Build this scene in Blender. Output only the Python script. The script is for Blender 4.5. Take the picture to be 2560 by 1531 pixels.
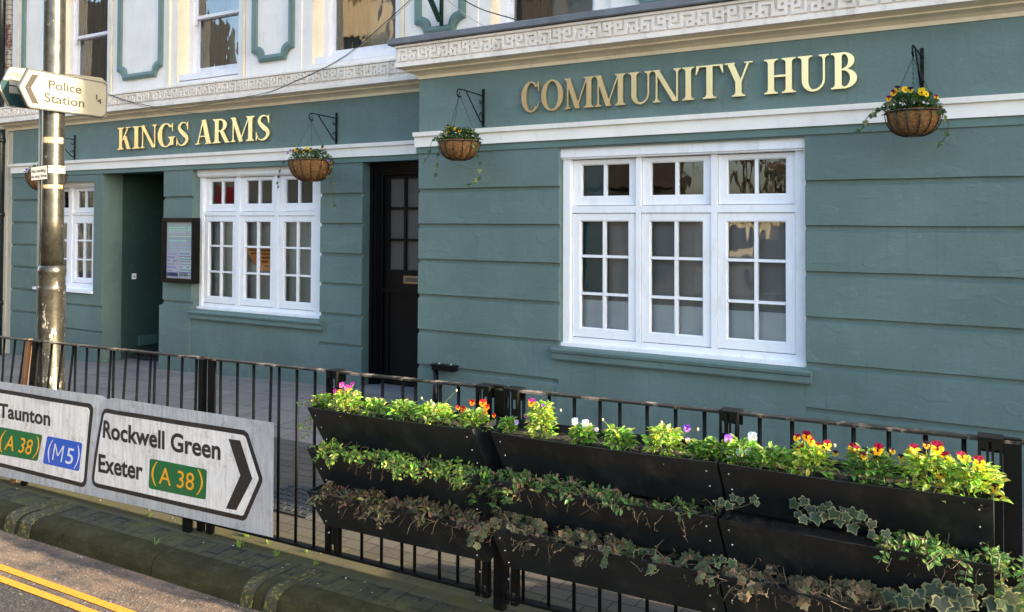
import bpy, math, random
from mathutils import Vector, Matrix, noise
random.seed(7)
R=math.radians
for o in list(bpy.data.objects): bpy.data.objects.remove(o)
sc=bpy.context.scene
# ---------------------------------------------------------------- camera
CAM=Vector((0,-6.29,1.85)); FPX=2100.; CX,CY=1280.,514.6
ya,pi_,ro=R(30.991),R(1.1358),R(.2085)
f0=Vector((-math.sin(ya),math.cos(ya),0)); r0=Vector((math.cos(ya),math.sin(ya),0)); u0=Vector((0,0,1))
FW=f0*math.cos(pi_)+u0*math.sin(pi_); u1=-f0*math.sin(pi_)+u0*math.cos(pi_)
RT=r0*math.cos(ro)+u1*math.sin(ro); UP=-r0*math.sin(ro)+u1*math.cos(ro)
cam=bpy.data.cameras.new('camera'); co=bpy.data.objects.new('camera',cam); sc.collection.objects.link(co)
M=Matrix((RT,UP,-FW)).transposed().to_4x4(); M.translation=CAM; co.matrix_world=M
cam.sensor_width=36; cam.lens=FPX/2560*36; cam.shift_y=(CY-765.5)/2560; cam.clip_start=.05; cam.clip_end=600
sc.camera=co
# ---------------------------------------------------------------- world, sun, exposure
EL,AZ=R(16.5),R(3.6)
w=bpy.data.worlds.new('World'); sc.world=w; w.use_nodes=True
nt=w.node_tree; nt.nodes.clear()
sky=nt.nodes.new('ShaderNodeTexSky'); sky.sky_type='NISHITA'; sky.sun_disc=False
sky.sun_elevation=EL; sky.sun_rotation=R(90)-AZ; sky.air_density=1.0; sky.dust_density=2.2; sky.ozone_density=1.0
bg=nt.nodes.new('ShaderNodeBackground'); bg.inputs[1].default_value=.15
wo=nt.nodes.new('ShaderNodeOutputWorld'); nt.links.new(sky.outputs[0],bg.inputs[0]); nt.links.new(bg.outputs[0],wo.inputs[0])
sl=bpy.data.lights.new('sun','SUN'); sl.energy=3.8; sl.angle=R(.53); sl.color=(1,.84,.58)
so=bpy.data.objects.new('sun',sl); sc.collection.objects.link(so)
sd=Vector((math.cos(EL)*math.cos(AZ),math.cos(EL)*math.sin(AZ),math.sin(EL)))
so.rotation_euler=sd.to_track_quat('Z','Y').to_euler(); so.location=(20,0,20)
sc.view_settings.view_transform='Standard'; sc.view_settings.look='None'; sc.view_settings.gamma=1
sc.view_settings.exposure=2.4
sc.render.resolution_x=1024; sc.render.resolution_y=612; sc.render.engine='CYCLES'
sc.cycles.max_bounces=8; sc.cycles.transparent_max_bounces=12
# ---------------------------------------------------------------- measuring helpers
def ray(x,y): return RT*((x-CX)/FPX)-UP*((y-CY)/FPX)+FW
def PY(x,y,Y):
    d=ray(x,y); p=CAM+d*((Y-CAM.y)/d.y); return p
def crop(ox,oy,s,x,y): return ox+x/s,oy+y/s
def gz(x,y):            # pavement height
    t=-y/2.85; a=.05 if x>-6 else .05-.03*(-6-x)
    xx=max(x,-9)
    return a+min(t,1.12)*(.018*xx-.005+(.0 if x>-6 else .018*(-6-xx)))
# ---------------------------------------------------------------- mesh builder
ORG={}
class MB:
    def __init__(s): s.v=[]; s.f=[]; s.m=[]; s.c=[]; s.col=(1,1,1); s.mi=0; s.smooth=False
    def vs(s,pts):
        i=len(s.v); s.v+= [Vector(p) for p in pts]; return i
    def face(s,idx): s.f.append(tuple(idx)); s.m.append(s.mi); s.c.append(s.col)
    def poly(s,pts): i=s.vs(pts); s.face(range(i,i+len(pts)))
    def hexa(s,p):   # 8 pts: bottom 0-3 ccw, top 4-7
        i=s.vs(p)
        for q in ((3,2,1,0),(4,5,6,7),(0,1,5,4),(1,2,6,5),(2,3,7,6),(3,0,4,7)): s.face([i+k for k in q])
    def box(s,x0,x1,y0,y1,z0,z1):
        s.hexa([(x0,y0,z0),(x1,y0,z0),(x1,y1,z0),(x0,y1,z0),(x0,y0,z1),(x1,y0,z1),(x1,y1,z1),(x0,y1,z1)])
    def prism(s,pts,off):   # planar polygon pts extruded by vector off
        off=Vector(off); n=len(pts); i=s.vs(pts); j=s.vs([Vector(p)+off for p in pts])
        s.face(range(i,i+n)); s.face(reversed(range(j,j+n)))
        for k in range(n): s.face((i+k,j+k,j+(k+1)%n,i+(k+1)%n))
    def tube(s,pts,r,n=8,cap=True):
        pts=[Vector(p) for p in pts]; m=len(pts); rr=r if isinstance(r,(list,tuple)) else [r]*m
        rings=[]; ref=None
        for k in range(m):
            d=(pts[min(k+1,m-1)]-pts[max(k-1,0)])
            if d.length<1e-9: d=Vector((0,0,1))
            d.normalize()
            if ref is None: ref=Vector((0,0,1)) if abs(d.z)<.9 else Vector((1,0,0))
            a=d.cross(ref); 
            if a.length<1e-6: a=d.cross(Vector((.3,.9,.1)))
            a.normalize(); b=d.cross(a); ref=-b if False else b.cross(d)*0+ref
            rings.append(s.vs([pts[k]+(a*math.cos(t)+b*math.sin(t))*rr[k] for t in [2*math.pi*q/n for q in range(n)]]))
        for k in range(m-1):
            for q in range(n): s.face((rings[k]+q,rings[k]+(q+1)%n,rings[k+1]+(q+1)%n,rings[k+1]+q))
        if cap: s.face(reversed(range(rings[0],rings[0]+n))); s.face(range(rings[-1],rings[-1]+n))
    def lathe(s,c,prof,n=24,ax=None):
        c=Vector(c); rings=[s.vs([c+Vector((r*math.cos(2*math.pi*q/n),r*math.sin(2*math.pi*q/n),z)) for q in range(n)]) for r,z in prof]
        for k in range(len(prof)-1):
            for q in range(n): s.face((rings[k]+q,rings[k]+(q+1)%n,rings[k+1]+(q+1)%n,rings[k+1]+q))
    def ell(s,c,rx,ry,rz,n=8,m=6):
        c=Vector(c); g=[[c+Vector((rx*math.sin(math.pi*a/m)*math.cos(2*math.pi*b/n),ry*math.sin(math.pi*a/m)*math.sin(2*math.pi*b/n),rz*math.cos(math.pi*a/m))) for b in range(n)] for a in range(m+1)]
        ids=[s.vs(r) for r in g]
        for a in range(m):
            for b in range(n): s.face((ids[a]+b,ids[a+1]+b,ids[a+1]+(b+1)%n,ids[a]+(b+1)%n))
    def strip(s,A,B,off):  # solid ribbon between polylines A and B, thickness off
        off=Vector(off)
        for k in range(len(A)-1):
            a,b,c,d=[Vector(t) for t in (A[k],A[k+1],B[k+1],B[k])]
            i=s.vs([a,b,c,d,a+off,b+off,c+off,d+off])
            s.face((i,i+1,i+2,i+3)); s.face((i+7,i+6,i+5,i+4)); s.face((i+1,i,i+4,i+5)); s.face((i+3,i+2,i+6,i+7))
            if k==0: s.face((i,i+3,i+7,i+4))
            if k==len(A)-2: s.face((i+2,i+1,i+5,i+6))
    def build(s,name,mats,parent=None,smooth=None,origin=None):
        if not isinstance(mats,(list,tuple)): mats=[mats]
        if parent is not None: O=ORG[parent.name]; org=O
        else:
            if origin is None:
                xs=[v.x for v in s.v]; ys=[v.y for v in s.v]; zs=[v.z for v in s.v]
                origin=((min(xs)+max(xs))/2,(min(ys)+max(ys))/2,min(zs))
            org=Vector(origin)
        me=bpy.data.meshes.new(name); me.from_pydata([v-org for v in s.v],[],s.f)
        for m in mats: me.materials.append(m)
        me.polygons.foreach_set('material_index',s.m)
        at=me.color_attributes.new('Col','FLOAT_COLOR','CORNER')
        buf=[]
        for f,c in zip(s.f,s.c): buf+= [c[0],c[1],c[2],1.0]*len(f)
        at.data.foreach_set('color',buf)
        if smooth is None: smooth=s.smooth
        if smooth: me.polygons.foreach_set('use_smooth',[True]*len(s.f))
        me.validate(); me.update()
        o=bpy.data.objects.new(name,me); sc.collection.objects.link(o)
        if parent is not None: o.parent=parent; ORG[o.name]=org
        else: o.location=org; ORG[o.name]=org
        return o
def tag(o,label=None,cat=None,group=None,kind=None):
    if label: o['label']=label
    if cat: o['category']=cat
    if group: o['group']=group
    if kind: o['kind']=kind
    return o
def thing(name,loc,label,cat,group=None):
    o=bpy.data.objects.new(name,None); sc.collection.objects.link(o); o.location=loc; o.empty_display_size=.1
    ORG[o.name]=Vector(loc); return tag(o,label,cat,group)
# ---------------------------------------------------------------- materials
def newmat(name):
    m=bpy.data.materials.new(name); m.use_nodes=True; n=m.node_tree
    return m,n,n.nodes['Principled BSDF'],n.nodes,n.links
def pos(N,L,scale=(1,1,1)):
    g=N.new('ShaderNodeNewGeometry'); mp=N.new('ShaderNodeMapping'); mp.inputs['Scale'].default_value=scale
    L.new(g.outputs['Position'],mp.inputs['Vector']); return mp.outputs[0]
def nz(N,L,v,sc_,det=4,ro=.6):
    t=N.new('ShaderNodeTexNoise'); t.inputs['Scale'].default_value=sc_; t.inputs['Detail'].default_value=det; t.inputs['Roughness'].default_value=ro
    L.new(v,t.inputs['Vector']); return t.outputs['Fac']
def ramp(N,L,f,stops):
    r=N.new('ShaderNodeValToRGB'); e=r.color_ramp.elements
    while len(e)<len(stops): e.new(.5)
    for k,(p,c) in enumerate(stops): e[k].position=p; e[k].color=(*c,1) if len(c)==3 else c
    L.new(f,r.inputs[0]); return r.outputs[0]
def mixc(N,L,f,a,b,mode='MIX'):
    m=N.new('ShaderNodeMix'); m.data_type='RGBA'; m.blend_type=mode
    for sock,v in ((m.inputs[0],f),(m.inputs[6],a),(m.inputs[7],b)):
        if hasattr(v,'type') or hasattr(v,'links'): L.new(v,sock)
        elif isinstance(v,(int,float)): sock.default_value=v
        else: sock.default_value=(*v,1)
    return m.outputs[2]
def bump(N,L,h,st,dist,B,prev=None):
    b=N.new('ShaderNodeBump'); b.inputs['Strength'].default_value=st; b.inputs['Distance'].default_value=dist
    L.new(h,b.inputs['Height'])
    if prev is not None: L.new(prev,b.inputs['Normal'])
    L.new(b.outputs[0],B.inputs['Normal']); return b.outputs[0]
def mathn(N,L,op,a,b=None):
    m=N.new('ShaderNodeMath'); m.operation=op
    for k,v in ((0,a),(1,b)):
        if v is None: continue
        if isinstance(v,(int,float)): m.inputs[k].default_value=v
        else: L.new(v,m.inputs[k])
    return m.outputs[0]
def paint(name,col,rough=.5,var=.12,dirt=None,dirtamt=.3,bs=60,bd=.0015,metal=0,dscale=3.,spec=.5,bst=.5,big=None):
    m,n,B,N,L=newmat(name); p=pos(N,L)
    a=nz(N,L,p,dscale,5); lo=tuple(c*(1-var) for c in col); hi=tuple(min(1,c*(1+var)) for c in col)
    c=ramp(N,L,a,[(.3,lo),(.7,hi)])
    if dirt:
        d=nz(N,L,pos(N,L,(1.5,1.5,.6)),6.,8,.7); dm=ramp(N,L,d,[(.52,(0,0,0)),(.72,(dirtamt,)*3)])
        c=mixc(N,L,dm,c,dirt)
    L.new(c,B.inputs['Base Color']); B.inputs['Roughness'].default_value=rough; B.inputs['Metallic'].default_value=metal
    B.inputs['Specular IOR Level'].default_value=spec
    h=nz(N,L,p,bs,6,.65); b=bump(N,L,h,bst,bd,B)
    if big: bump(N,L,nz(N,L,p,big,3,.5),.6,.006,B,b)
    return m
def vcol(name,rough=.5,trans=0.,spec=.4,bumpd=0):
    m,n,B,N,L=newmat(name); a=N.new('ShaderNodeVertexColor'); a.layer_name='Col'
    L.new(a.outputs[0],B.inputs['Base Color']); B.inputs['Roughness'].default_value=rough; B.inputs['Specular IOR Level'].default_value=spec
    if trans:
        t=N.new('ShaderNodeBsdfTranslucent'); hs=N.new('ShaderNodeHueSaturation'); hs.inputs['Value'].default_value=1.5; hs.inputs['Saturation'].default_value=1.1
        L.new(a.outputs[0],hs.inputs['Color']); L.new(hs.outputs[0],t.inputs[0])
        mx=N.new('ShaderNodeMixShader'); mx.inputs[0].default_value=trans
        L.new(B.outputs[0],mx.inputs[1]); L.new(t.outputs[0],mx.inputs[2]); L.new(mx.outputs[0],N['Material Output'].inputs[0])
    return m
# green masonry paint: weathered, low orange-peel, hairline scuffs
def masonry(name,col):
    m,n,B,N,L=newmat(name); p=pos(N,L)
    a=nz(N,L,p,1.1,7,.62); c=ramp(N,L,a,[(.30,tuple(x*.80 for x in col)),(.52,col),(.72,tuple(x*1.16 for x in col))])
    pt=nz(N,L,pos(N,L,(1,1,1.6)),3.3,2,.4); c=mixc(N,L,ramp(N,L,pt,[(.585,(0,0,0)),(.60,(.14,.14,.14))]),c,tuple(x*1.22+.008 for x in col))
    st=nz(N,L,pos(N,L,(9,9,.7)),3.,5,.7); c=mixc(N,L,ramp(N,L,st,[(.54,(0,0,0)),(.78,(.45,.45,.45))]),c,tuple(x*.62 for x in col))
    g=nz(N,L,p,14,6,.75); c=mixc(N,L,ramp(N,L,g,[(.60,(0,0,0)),(.74,(.30,.30,.30))]),c,(.30,.33,.31))
    sp=nz(N,L,p,55,3,.6); c=mixc(N,L,ramp(N,L,sp,[(.73,(0,0,0)),(.76,(.6,.6,.6))]),c,(.42,.44,.42))
    sx=N.new('ShaderNodeSeparateXYZ'); L.new(p,sx.inputs[0]); bd_=ramp(N,L,mathn(N,L,'SUBTRACT',.55,sx.outputs[2]),[(.0,(0,0,0)),(.6,(1,1,1))])
    sm=ramp(N,L,nz(N,L,pos(N,L,(1,1,.5)),7,6,.7),[(.38,(0,0,0)),(.66,(.7,.7,.7))]); c=mixc(N,L,mathn(N,L,'MULTIPLY',bd_,sm),c,tuple(x*.55+.01 for x in col))
    L.new(c,B.inputs['Base Color']); B.inputs['Roughness'].default_value=.55; B.inputs['Specular IOR Level'].default_value=.35
    b=bump(N,L,nz(N,L,p,38,6,.7),.7,.005,B)
    b=bump(N,L,nz(N,L,pos(N,L,(1,1,1.6)),10,4,.6),.45,.007,B,b)
    bump(N,L,ramp(N,L,pt,[(.58,(0,0,0)),(.605,(1,1,1))]),.5,.003,B,b)
    return m
GREEN=masonry('green_masonry_paint',(.113,.172,.160))
GREENT=paint('green_moulding_paint',(.100,.165,.150),.5,.12,bs=50,bd=.002)
CREAM=paint('cream_paint',(.74,.645,.475),.6,.08,(.40,.34,.25),.35,40,.002,big=8)
UPW=paint('off_white_render',(.74,.71,.67),.7,.06,(.48,.44,.38),.35,60,.002,big=7)
FRZ=paint('frieze_limewash',(.76,.70,.63),.8,.09,(.36,.31,.25),.6,55,.004,big=18)
BAND=paint('band_white',(.80,.77,.72),.65,.05,(.45,.42,.38),.25,50,.002,big=9)
LEAD=paint('lead_flashing',(.13,.14,.16),.5,.2,(.25,.26,.27),.4,30,.002)
WHITE=paint('white_gloss_paint',(.84,.85,.88),.34,.03,(.50,.49,.46),.32,35,.0008)
OLDWHITE=paint('old_white_paint',(.74,.73,.76),.5,.05,(.45,.42,.38),.5,60,.002)
BLACKG=paint('black_gloss',(.0035,.0035,.004),.35,.2,bs=40,bd=.0008,spec=.25)
BLKMET=paint('black_metal',(.003,.0031,.0033),.5,.3,(.02,.018,.016),.3,70,.001,spec=.2)
RAILTOP=paint('worn_glint_rail',(.010,.009,.009),.40,.4,(.50,.40,.30),1.0,45,.002,dscale=12)  # pale blotches: worn paint, with sunlit glints put into the colour
RUST=paint('brown_primer_post',(.20,.105,.05),.5,.15,(.06,.03,.02),.4,60,.001)
PLAST=paint('black_plastic',(.0105,.014,.0165),.5,.3,(.05,.048,.040),.6,25,.001,dscale=4,big=6,spec=.3)
SOIL=paint('dark_soil',(.025,.018,.013),.95,.5,(.09,.07,.05),.5,70,.02,bst=1)
BRASS=paint('old_brass',(.45,.32,.20),.35,.2,metal=.8)
GALV=paint('galvanised_plate',(.56,.58,.60),.42,.12,(.20,.18,.14),.65,30,.001,metal=.35,dscale=8)
SWHITE=paint('sign_white_dirty',(.78,.745,.69),.35,.08,(.26,.22,.16),.75,40,.0008,dscale=10)
def grimy(name,col,dirt,metal=0.):
    m,n,B,N,L=newmat(name); p=pos(N,L); c=ramp(N,L,nz(N,L,p,5,5,.6),[(.3,tuple(x*.9 for x in col)),(.7,tuple(min(1,x*1.06) for x in col))])
    st=nz(N,L,pos(N,L,(26,26,3.5)),1.6,5,.7); c=mixc(N,L,ramp(N,L,st,[(.45,(0,0,0)),(.72,(.55,.55,.55))]),c,dirt)
    bl=nz(N,L,pos(N,L,(1,1,1.4)),7,7,.75); c=mixc(N,L,ramp(N,L,bl,[(.54,(0,0,0)),(.72,(.6,.6,.6))]),c,tuple(x*.7 for x in dirt))
    sp=nz(N,L,p,120,3,.6); c=mixc(N,L,ramp(N,L,sp,[(.64,(0,0,0)),(.70,(.35,.35,.35))]),c,tuple(x*.6 for x in dirt))
    L.new(c,B.inputs['Base Color']); B.inputs['Roughness'].default_value=.38; B.inputs['Metallic'].default_value=metal
    bump(N,L,nz(N,L,p,9,4,.5),.35,.004,B); return m
GALV=grimy('galvanised_plate',(.60,.62,.64),(.24,.22,.18),.3); SWHITE=grimy('sign_white_dirty',(.82,.78,.73),(.32,.28,.22))
SBLACK=paint('sign_black',(.022,.020,.018),.4,.2,(.10,.085,.07),.3)
SGREEN=paint('sign_green',(.004,.14,.040),.35,.1,(.08,.12,.04),.35)
SBLUE=paint('sign_blue',(.02,.10,.52),.35,.1,(.1,.14,.3),.3)
SYEL=paint('sign_yellow',(.85,.38,.02),.4,.08)
STXTW=paint('sign_text_white',(.72,.72,.74),.4,.05)
PSW=paint('reflective_white',(.27,.262,.215),.35,.02)
PSG=paint('faded_grey_text',(.035,.03,.025),.5,.1)
PST=paint('shaded_teal_enamel',(.018,.045,.048),.35,.1)
CHAIN=paint('chain_green_black',(.012,.022,.02),.4,.2,metal=.4)
DKGRN=paint('dark_green_iron',(.006,.045,.03),.3,.15)
PIPE=paint('black_drainpipe',(.012,.016,.016),.35,.2)
COIR=None
def coir():
    m,n,B,N,L=newmat('coir_liner'); p=pos(N,L)
    a=nz(N,L,pos(N,L,(1,1,1)),45,8,.8); c=ramp(N,L,a,[(.32,(.07,.032,.012)),(.52,(.23,.12,.05)),(.72,(.42,.25,.12))])
    L.new(c,B.inputs['Base Color']); B.inputs['Roughness'].default_value=.95; B.inputs['Specular IOR Level'].default_value=.1
    bump(N,L,nz(N,L,p,110,8,.8),1,.012,B); return m
COIR=coir()
def gold():
    m,n,B,N,L=newmat('brushed_gold'); p=pos(N,L,(1,1,30))
    B.inputs['Metallic'].default_value=1; B.inputs['Base Color'].default_value=(.98,.78,.42,1)
    B.inputs['Roughness'].default_value=.28
    bump(N,L,nz(N,L,p,12,3,.5),.25,.002,B)
    return m
GOLD=gold()
def glassm(name,wav=.0015,tint=(.8,.85,.85),ior=1.9):
    m=bpy.data.materials.new(name); m.use_nodes=True; n=m.node_tree; N=n.nodes; L=n.links; N.clear()
    o=N.new('ShaderNodeOutputMaterial'); mx=N.new('ShaderNodeMixShader'); t=N.new('ShaderNodeBsdfTransparent'); g=N.new('ShaderNodeBsdfGlossy')
    t.inputs[0].default_value=(*tint,1); g.inputs['Roughness'].default_value=.015; g.inputs[0].default_value=(.95,.97,1,1)
    fr=N.new('ShaderNodeFresnel'); fr.inputs[0].default_value=ior
    b=N.new('ShaderNodeBump'); b.inputs['Strength'].default_value=1; b.inputs['Distance'].default_value=wav
    L.new(nz(N,L,pos(N,L,(1,1,.45)),7,1.5,.5),b.inputs['Height']); L.new(b.outputs[0],g.inputs['Normal']); L.new(b.outputs[0],fr.inputs['Normal'])
    L.new(fr.outputs[0],mx.inputs[0]); L.new(t.outputs[0],mx.inputs[1]); L.new(g.outputs[0],mx.inputs[2]); L.new(mx.outputs[0],o.inputs[0])
    return m
GLASS=glassm('wavy_glass',.0014,(.92,.94,.94),ior=1.75); GLASSU=glassm('upper_glass',.0025,ior=2.3); GLASSD=glassm('door_glass',.001,(.6,.6,.6),1.6)
def flat(name,c,r=.7): return paint(name,c,r,.06,bs=30,bd=.0005)
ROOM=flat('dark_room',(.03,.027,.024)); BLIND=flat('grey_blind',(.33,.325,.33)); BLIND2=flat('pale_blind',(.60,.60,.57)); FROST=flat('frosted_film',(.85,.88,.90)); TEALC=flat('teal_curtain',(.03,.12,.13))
CURT=flat('brown_curtain',(.16,.13,.10)); STONE=flat('grey_step',(.17,.175,.18))
LEAF=vcol('leaf',.45,.45); DRY=vcol('dry_leaf',.8,.2,.2); PETAL=vcol('petal',.6,.35,.2); STEM=vcol('stem',.6,.2,.3)
# ---------------------------------------------------------------- ground
def pavemat():
    m,n,B,N,L=newmat('paving'); g=N.new('ShaderNodeNewGeometry'); sx=N.new('ShaderNodeSeparateXYZ'); L.new(g.outputs['Position'],sx.inputs[0])
    def brick(bw,bh,mort,c1,c2,mc,rot=0,off=.5):
        mp=N.new('ShaderNodeMapping'); mp.inputs['Rotation'].default_value=(0,0,rot); L.new(g.outputs['Position'],mp.inputs[0])
        b=N.new('ShaderNodeTexBrick'); b.inputs['Scale'].default_value=1; b.inputs['Brick Width'].default_value=bw; b.inputs['Row Height'].default_value=bh
        b.inputs['Mortar Size'].default_value=mort; b.inputs['Mortar Smooth'].default_value=.3; b.offset=off
        b.inputs['Color1'].default_value=(*c1,1); b.inputs['Color2'].default_value=(*c2,1); b.inputs['Mortar'].default_value=(*mc,1)
        L.new(mp.outputs[0],b.inputs['Vector']); return b
    b1=brick(.21,.105,.005,(.092,.076,.058),(.060,.050,.038),(.018,.015,.010))
    b2=brick(.60,.45,.005,(.23,.20,.175),(.18,.158,.14),(.045,.04,.034))
    msk=mathn(N,L,'GREATER_THAN',sx.outputs[1],-1.15)
    c=mixc(N,L,msk,b1.outputs[0],b2.outputs[0]); 
    h=N.new('ShaderNodeMix'); h.data_type='FLOAT'; L.new(msk,h.inputs[0]); L.new(b1.outputs[1],h.inputs[2]); L.new(b2.outputs[1],h.inputs[3])
    p=pos(N,L); a=nz(N,L,p,5,7,.7); c=mixc(N,L,ramp(N,L,a,[(.45,(0,0,0)),(.75,(.5,.5,.5))]),c,(.085,.075,.062))
    fn=nz(N,L,p,90,4,.7); c=mixc(N,L,ramp(N,L,fn,[(.66,(0,0,0)),(.74,(.55,.55,.55))]),c,(.42,.40,.36))
    # moss along the rail foot
    my=mathn(N,L,'ABSOLUTE',mathn(N,L,'ADD',sx.outputs[1],2.86)); mm=ramp(N,L,my,[(.0,(1,1,1)),(.30,(0,0,0))])
    mo=ramp(N,L,nz(N,L,p,7,6,.7),[(.33,(0,0,0)),(.55,(.9,.9,.9))]); mk=mathn(N,L,'MULTIPLY',mm,mo)
    c=mixc(N,L,mk,c,(.085,.078,.018))
    L.new(c,B.inputs['Base Color']); B.inputs['Roughness'].default_value=.85
    inv=mathn(N,L,'SUBTRACT',1,h.outputs[0]); b=bump(N,L,inv,.8,.006,B); bump(N,L,nz(N,L,p,60,6,.7),.5,.004,B,b)
    return m
def vergemat():
    m,n,B,N,L=newmat('mossy_block_verge'); p=pos(N,L)
    mp=N.new('ShaderNodeMapping'); mp.inputs['Rotation'].default_value=(0,0,R(90)); L.new(p,mp.inputs[0])
    b=N.new('ShaderNodeTexBrick'); b.inputs['Scale'].default_value=1; b.inputs['Brick Width'].default_value=.21; b.inputs['Row Height'].default_value=.105
    b.inputs['Mortar Size'].default_value=.009; b.inputs['Color1'].default_value=(.050,.047,.028,1); b.inputs['Color2'].default_value=(.032,.030,.019,1); b.inputs['Mortar'].default_value=(.006,.006,.004,1)
    L.new(mp.outputs[0],b.inputs['Vector']); c=b.outputs[0]
    a=nz(N,L,p,6,7,.7); c=mixc(N,L,ramp(N,L,a,[(.42,(0,0,0)),(.66,(.85,.85,.85))]),c,(.085,.082,.018))
    a2=nz(N,L,p,13,6,.7); c=mixc(N,L,ramp(N,L,a2,[(.52,(0,0,0)),(.68,(.6,.6,.6))]),c,(.018,.017,.011))
    fn=nz(N,L,p,80,3,.6); c=mixc(N,L,ramp(N,L,fn,[(.70,(0,0,0)),(.75,(.7,.7,.7))]),c,(.4,.38,.3))
    L.new(c,B.inputs['Base Color']); B.inputs['Roughness'].default_value=.9
    inv=mathn(N,L,'SUBTRACT',1,b.outputs[1]); q=bump(N,L,inv,.9,.008,B); bump(N,L,nz(N,L,p,70,7,.8),.9,.008,B,q); return m
def roadmat():
    m,n,B,N,L=newmat('asphalt'); p=pos(N,L); v=N.new('ShaderNodeTexVoronoi'); v.inputs['Scale'].default_value=85; L.new(p,v.inputs['Vector'])
    c=ramp(N,L,nz(N,L,v.outputs['Position'],9,2,.5) if False else v.outputs['Color'],[(.0,(.018,.016,.015)),(.6,(.042,.036,.031)),(.86,(.075,.066,.057)),(.94,(.20,.18,.155))])
    g=N.new('ShaderNodeNewGeometry'); sx=N.new('ShaderNodeSeparateXYZ'); L.new(g.outputs['Position'],sx.inputs[0])
    band=ramp(N,L,mathn(N,L,'ADD',sx.outputs[1],4.25),[(.53,(0,0,0)),(.68,(1,1,1))])
    sn=ramp(N,L,nz(N,L,pos(N,L,(.6,1.4,1)),4,6,.7),[(.34,(0,0,0)),(.58,(1,1,1))]); sand=mixc(N,L,nz(N,L,p,16,6,.7),(.13,.078,.050),(.24,.165,.110))
    chip=ramp(N,L,v.outputs['Color'],[(.80,(0,0,0)),(.9,(1,1,1))]); sand=mixc(N,L,mathn(N,L,'MULTIPLY',chip,.5),sand,(.34,.30,.26))
    c=mixc(N,L,mathn(N,L,'MULTIPLY',band,sn),c,sand)
    L.new(c,B.inputs['Base Color']); B.inputs['Roughness'].default_value=.9
    q=bump(N,L,v.outputs['Distance'],.8,.006,B); bump(N,L,nz(N,L,p,22,6,.7),.6,.012,B,q); return m
def kerbmat():
    m,n,B,N,L=newmat('mossy_kerb'); p=pos(N,L)
    c=ramp(N,L,nz(N,L,pos(N,L,(1,1,3)),5,6,.65),[(.3,(.020,.017,.006)),(.5,(.033,.030,.010)),(.72,(.054,.050,.022))])
    c=mixc(N,L,ramp(N,L,nz(N,L,p,18,5,.7),[(.55,(0,0,0)),(.7,(.5,.5,.5))]),c,(.075,.07,.045))
    L.new(c,B.inputs['Base Color']); B.inputs['Roughness'].default_value=.9; B.inputs['Specular IOR Level'].default_value=.2; b_=bump(N,L,nz(N,L,p,70,7,.75),.9,.007,B); bump(N,L,nz(N,L,p,9,5,.6),.7,.012,B,b_); return m
def yelmat(name,col,cut,base):
    m,n,B,N,L=newmat(name); p=pos(N,L); a=nz(N,L,p,34,6,.75)
    c=mixc(N,L,ramp(N,L,a,[(cut-.03,(0,0,0)),(cut+.03,(1,1,1))]),col,base); L.new(c,B.inputs['Base Color']); B.inputs['Roughness'].default_value=.7
    bump(N,L,nz(N,L,p,90,6,.7),.8,.004,B); return m
PAVE,VERGE,ROADM,KERB=pavemat(),vergemat(),roadmat(),kerbmat()
def sheet(name,xs,ys,zf,mat):
    b=MB(); n=len(ys)
    i=b.vs([(x,y,zf(x,y)) for x in xs for y in ys])
    for a in range(len(xs)-1):
        for c in range(n-1): b.face((i+a*n+c,i+(a+1)*n+c,i+(a+1)*n+c+1,i+a*n+c+1))
    return tag(b.build(name,mat,smooth=True),kind='structure')
XS=[-60,-40,-25,-18,-15]+[-13+.5*k for k in range(41)]+[12,20,60]
sheet('ground',[-300,300],[-300,300],lambda x,y:-.9,paint('far_ground',(.10,.09,.08),.9,.2))
sheet('pavement',XS,[-2.92,-2.6,-2.2,-1.6,-1,-.4,0,.3,.75,3,12],lambda x,y:gz(x,min(y,1.4)),PAVE)
sheet('verge',XS,[-3.10,-3.0,-2.92],lambda x,y:gz(x,y),VERGE)
rz=lambda x,y:gz(x,-3.2)-.108
sheet('road',XS,[-11.5,-8,-6,-5,-4.4,-4,-3.6,-3.2],lambda x,y:rz(x,y)+.02*math.sin(min(1,(-3.2-y)/8)*1.57),ROADM)
sheet('far_pavement',XS,[-16,-11.5],lambda x,y:rz(x,y)+.13,PAVE)
# kerb stones (real step, rounded nose), one stone ~0.915 m
kb=MB()
for k in range(-50,14):
    x0=-3.268+k*.915; x1=x0+.908
    for (a,c) in ((x0,(x0+x1)/2),((x0+x1)/2,x1)):
        pr=[]
        for xx in (a,c):
            zt=gz(xx,-3.1)+.004; zb=rz(xx,0)-.1
            pr.append([(xx,-3.100,zb),(xx,-3.100,zt),(xx,-3.165,zt-.001),(xx,-3.195,zt-.006),(xx,-3.219,zt-.016),(xx,-3.236,zt-.034),(xx,-3.244,zt-.058),(xx,-3.264,zb)])
        i=kb.vs(pr[0]); j=kb.vs(pr[1])
        for q in range(7): kb.face((i+q,i+q+1,j+q+1,j+q))
        kb.face([i+q for q in range(8)][::-1]); kb.face([j+q for q in range(8)])
tag(kb.build('kerb',KERB),kind='structure')
YLINE=yelmat('yellow_line_paint',(.62,.255,.009),.60,(.07,.06,.05)); YMOSS=yelmat('worn_kerb_mark',(.17,.14,.018),.45,(.035,.032,.012))
yl=MB()
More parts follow.
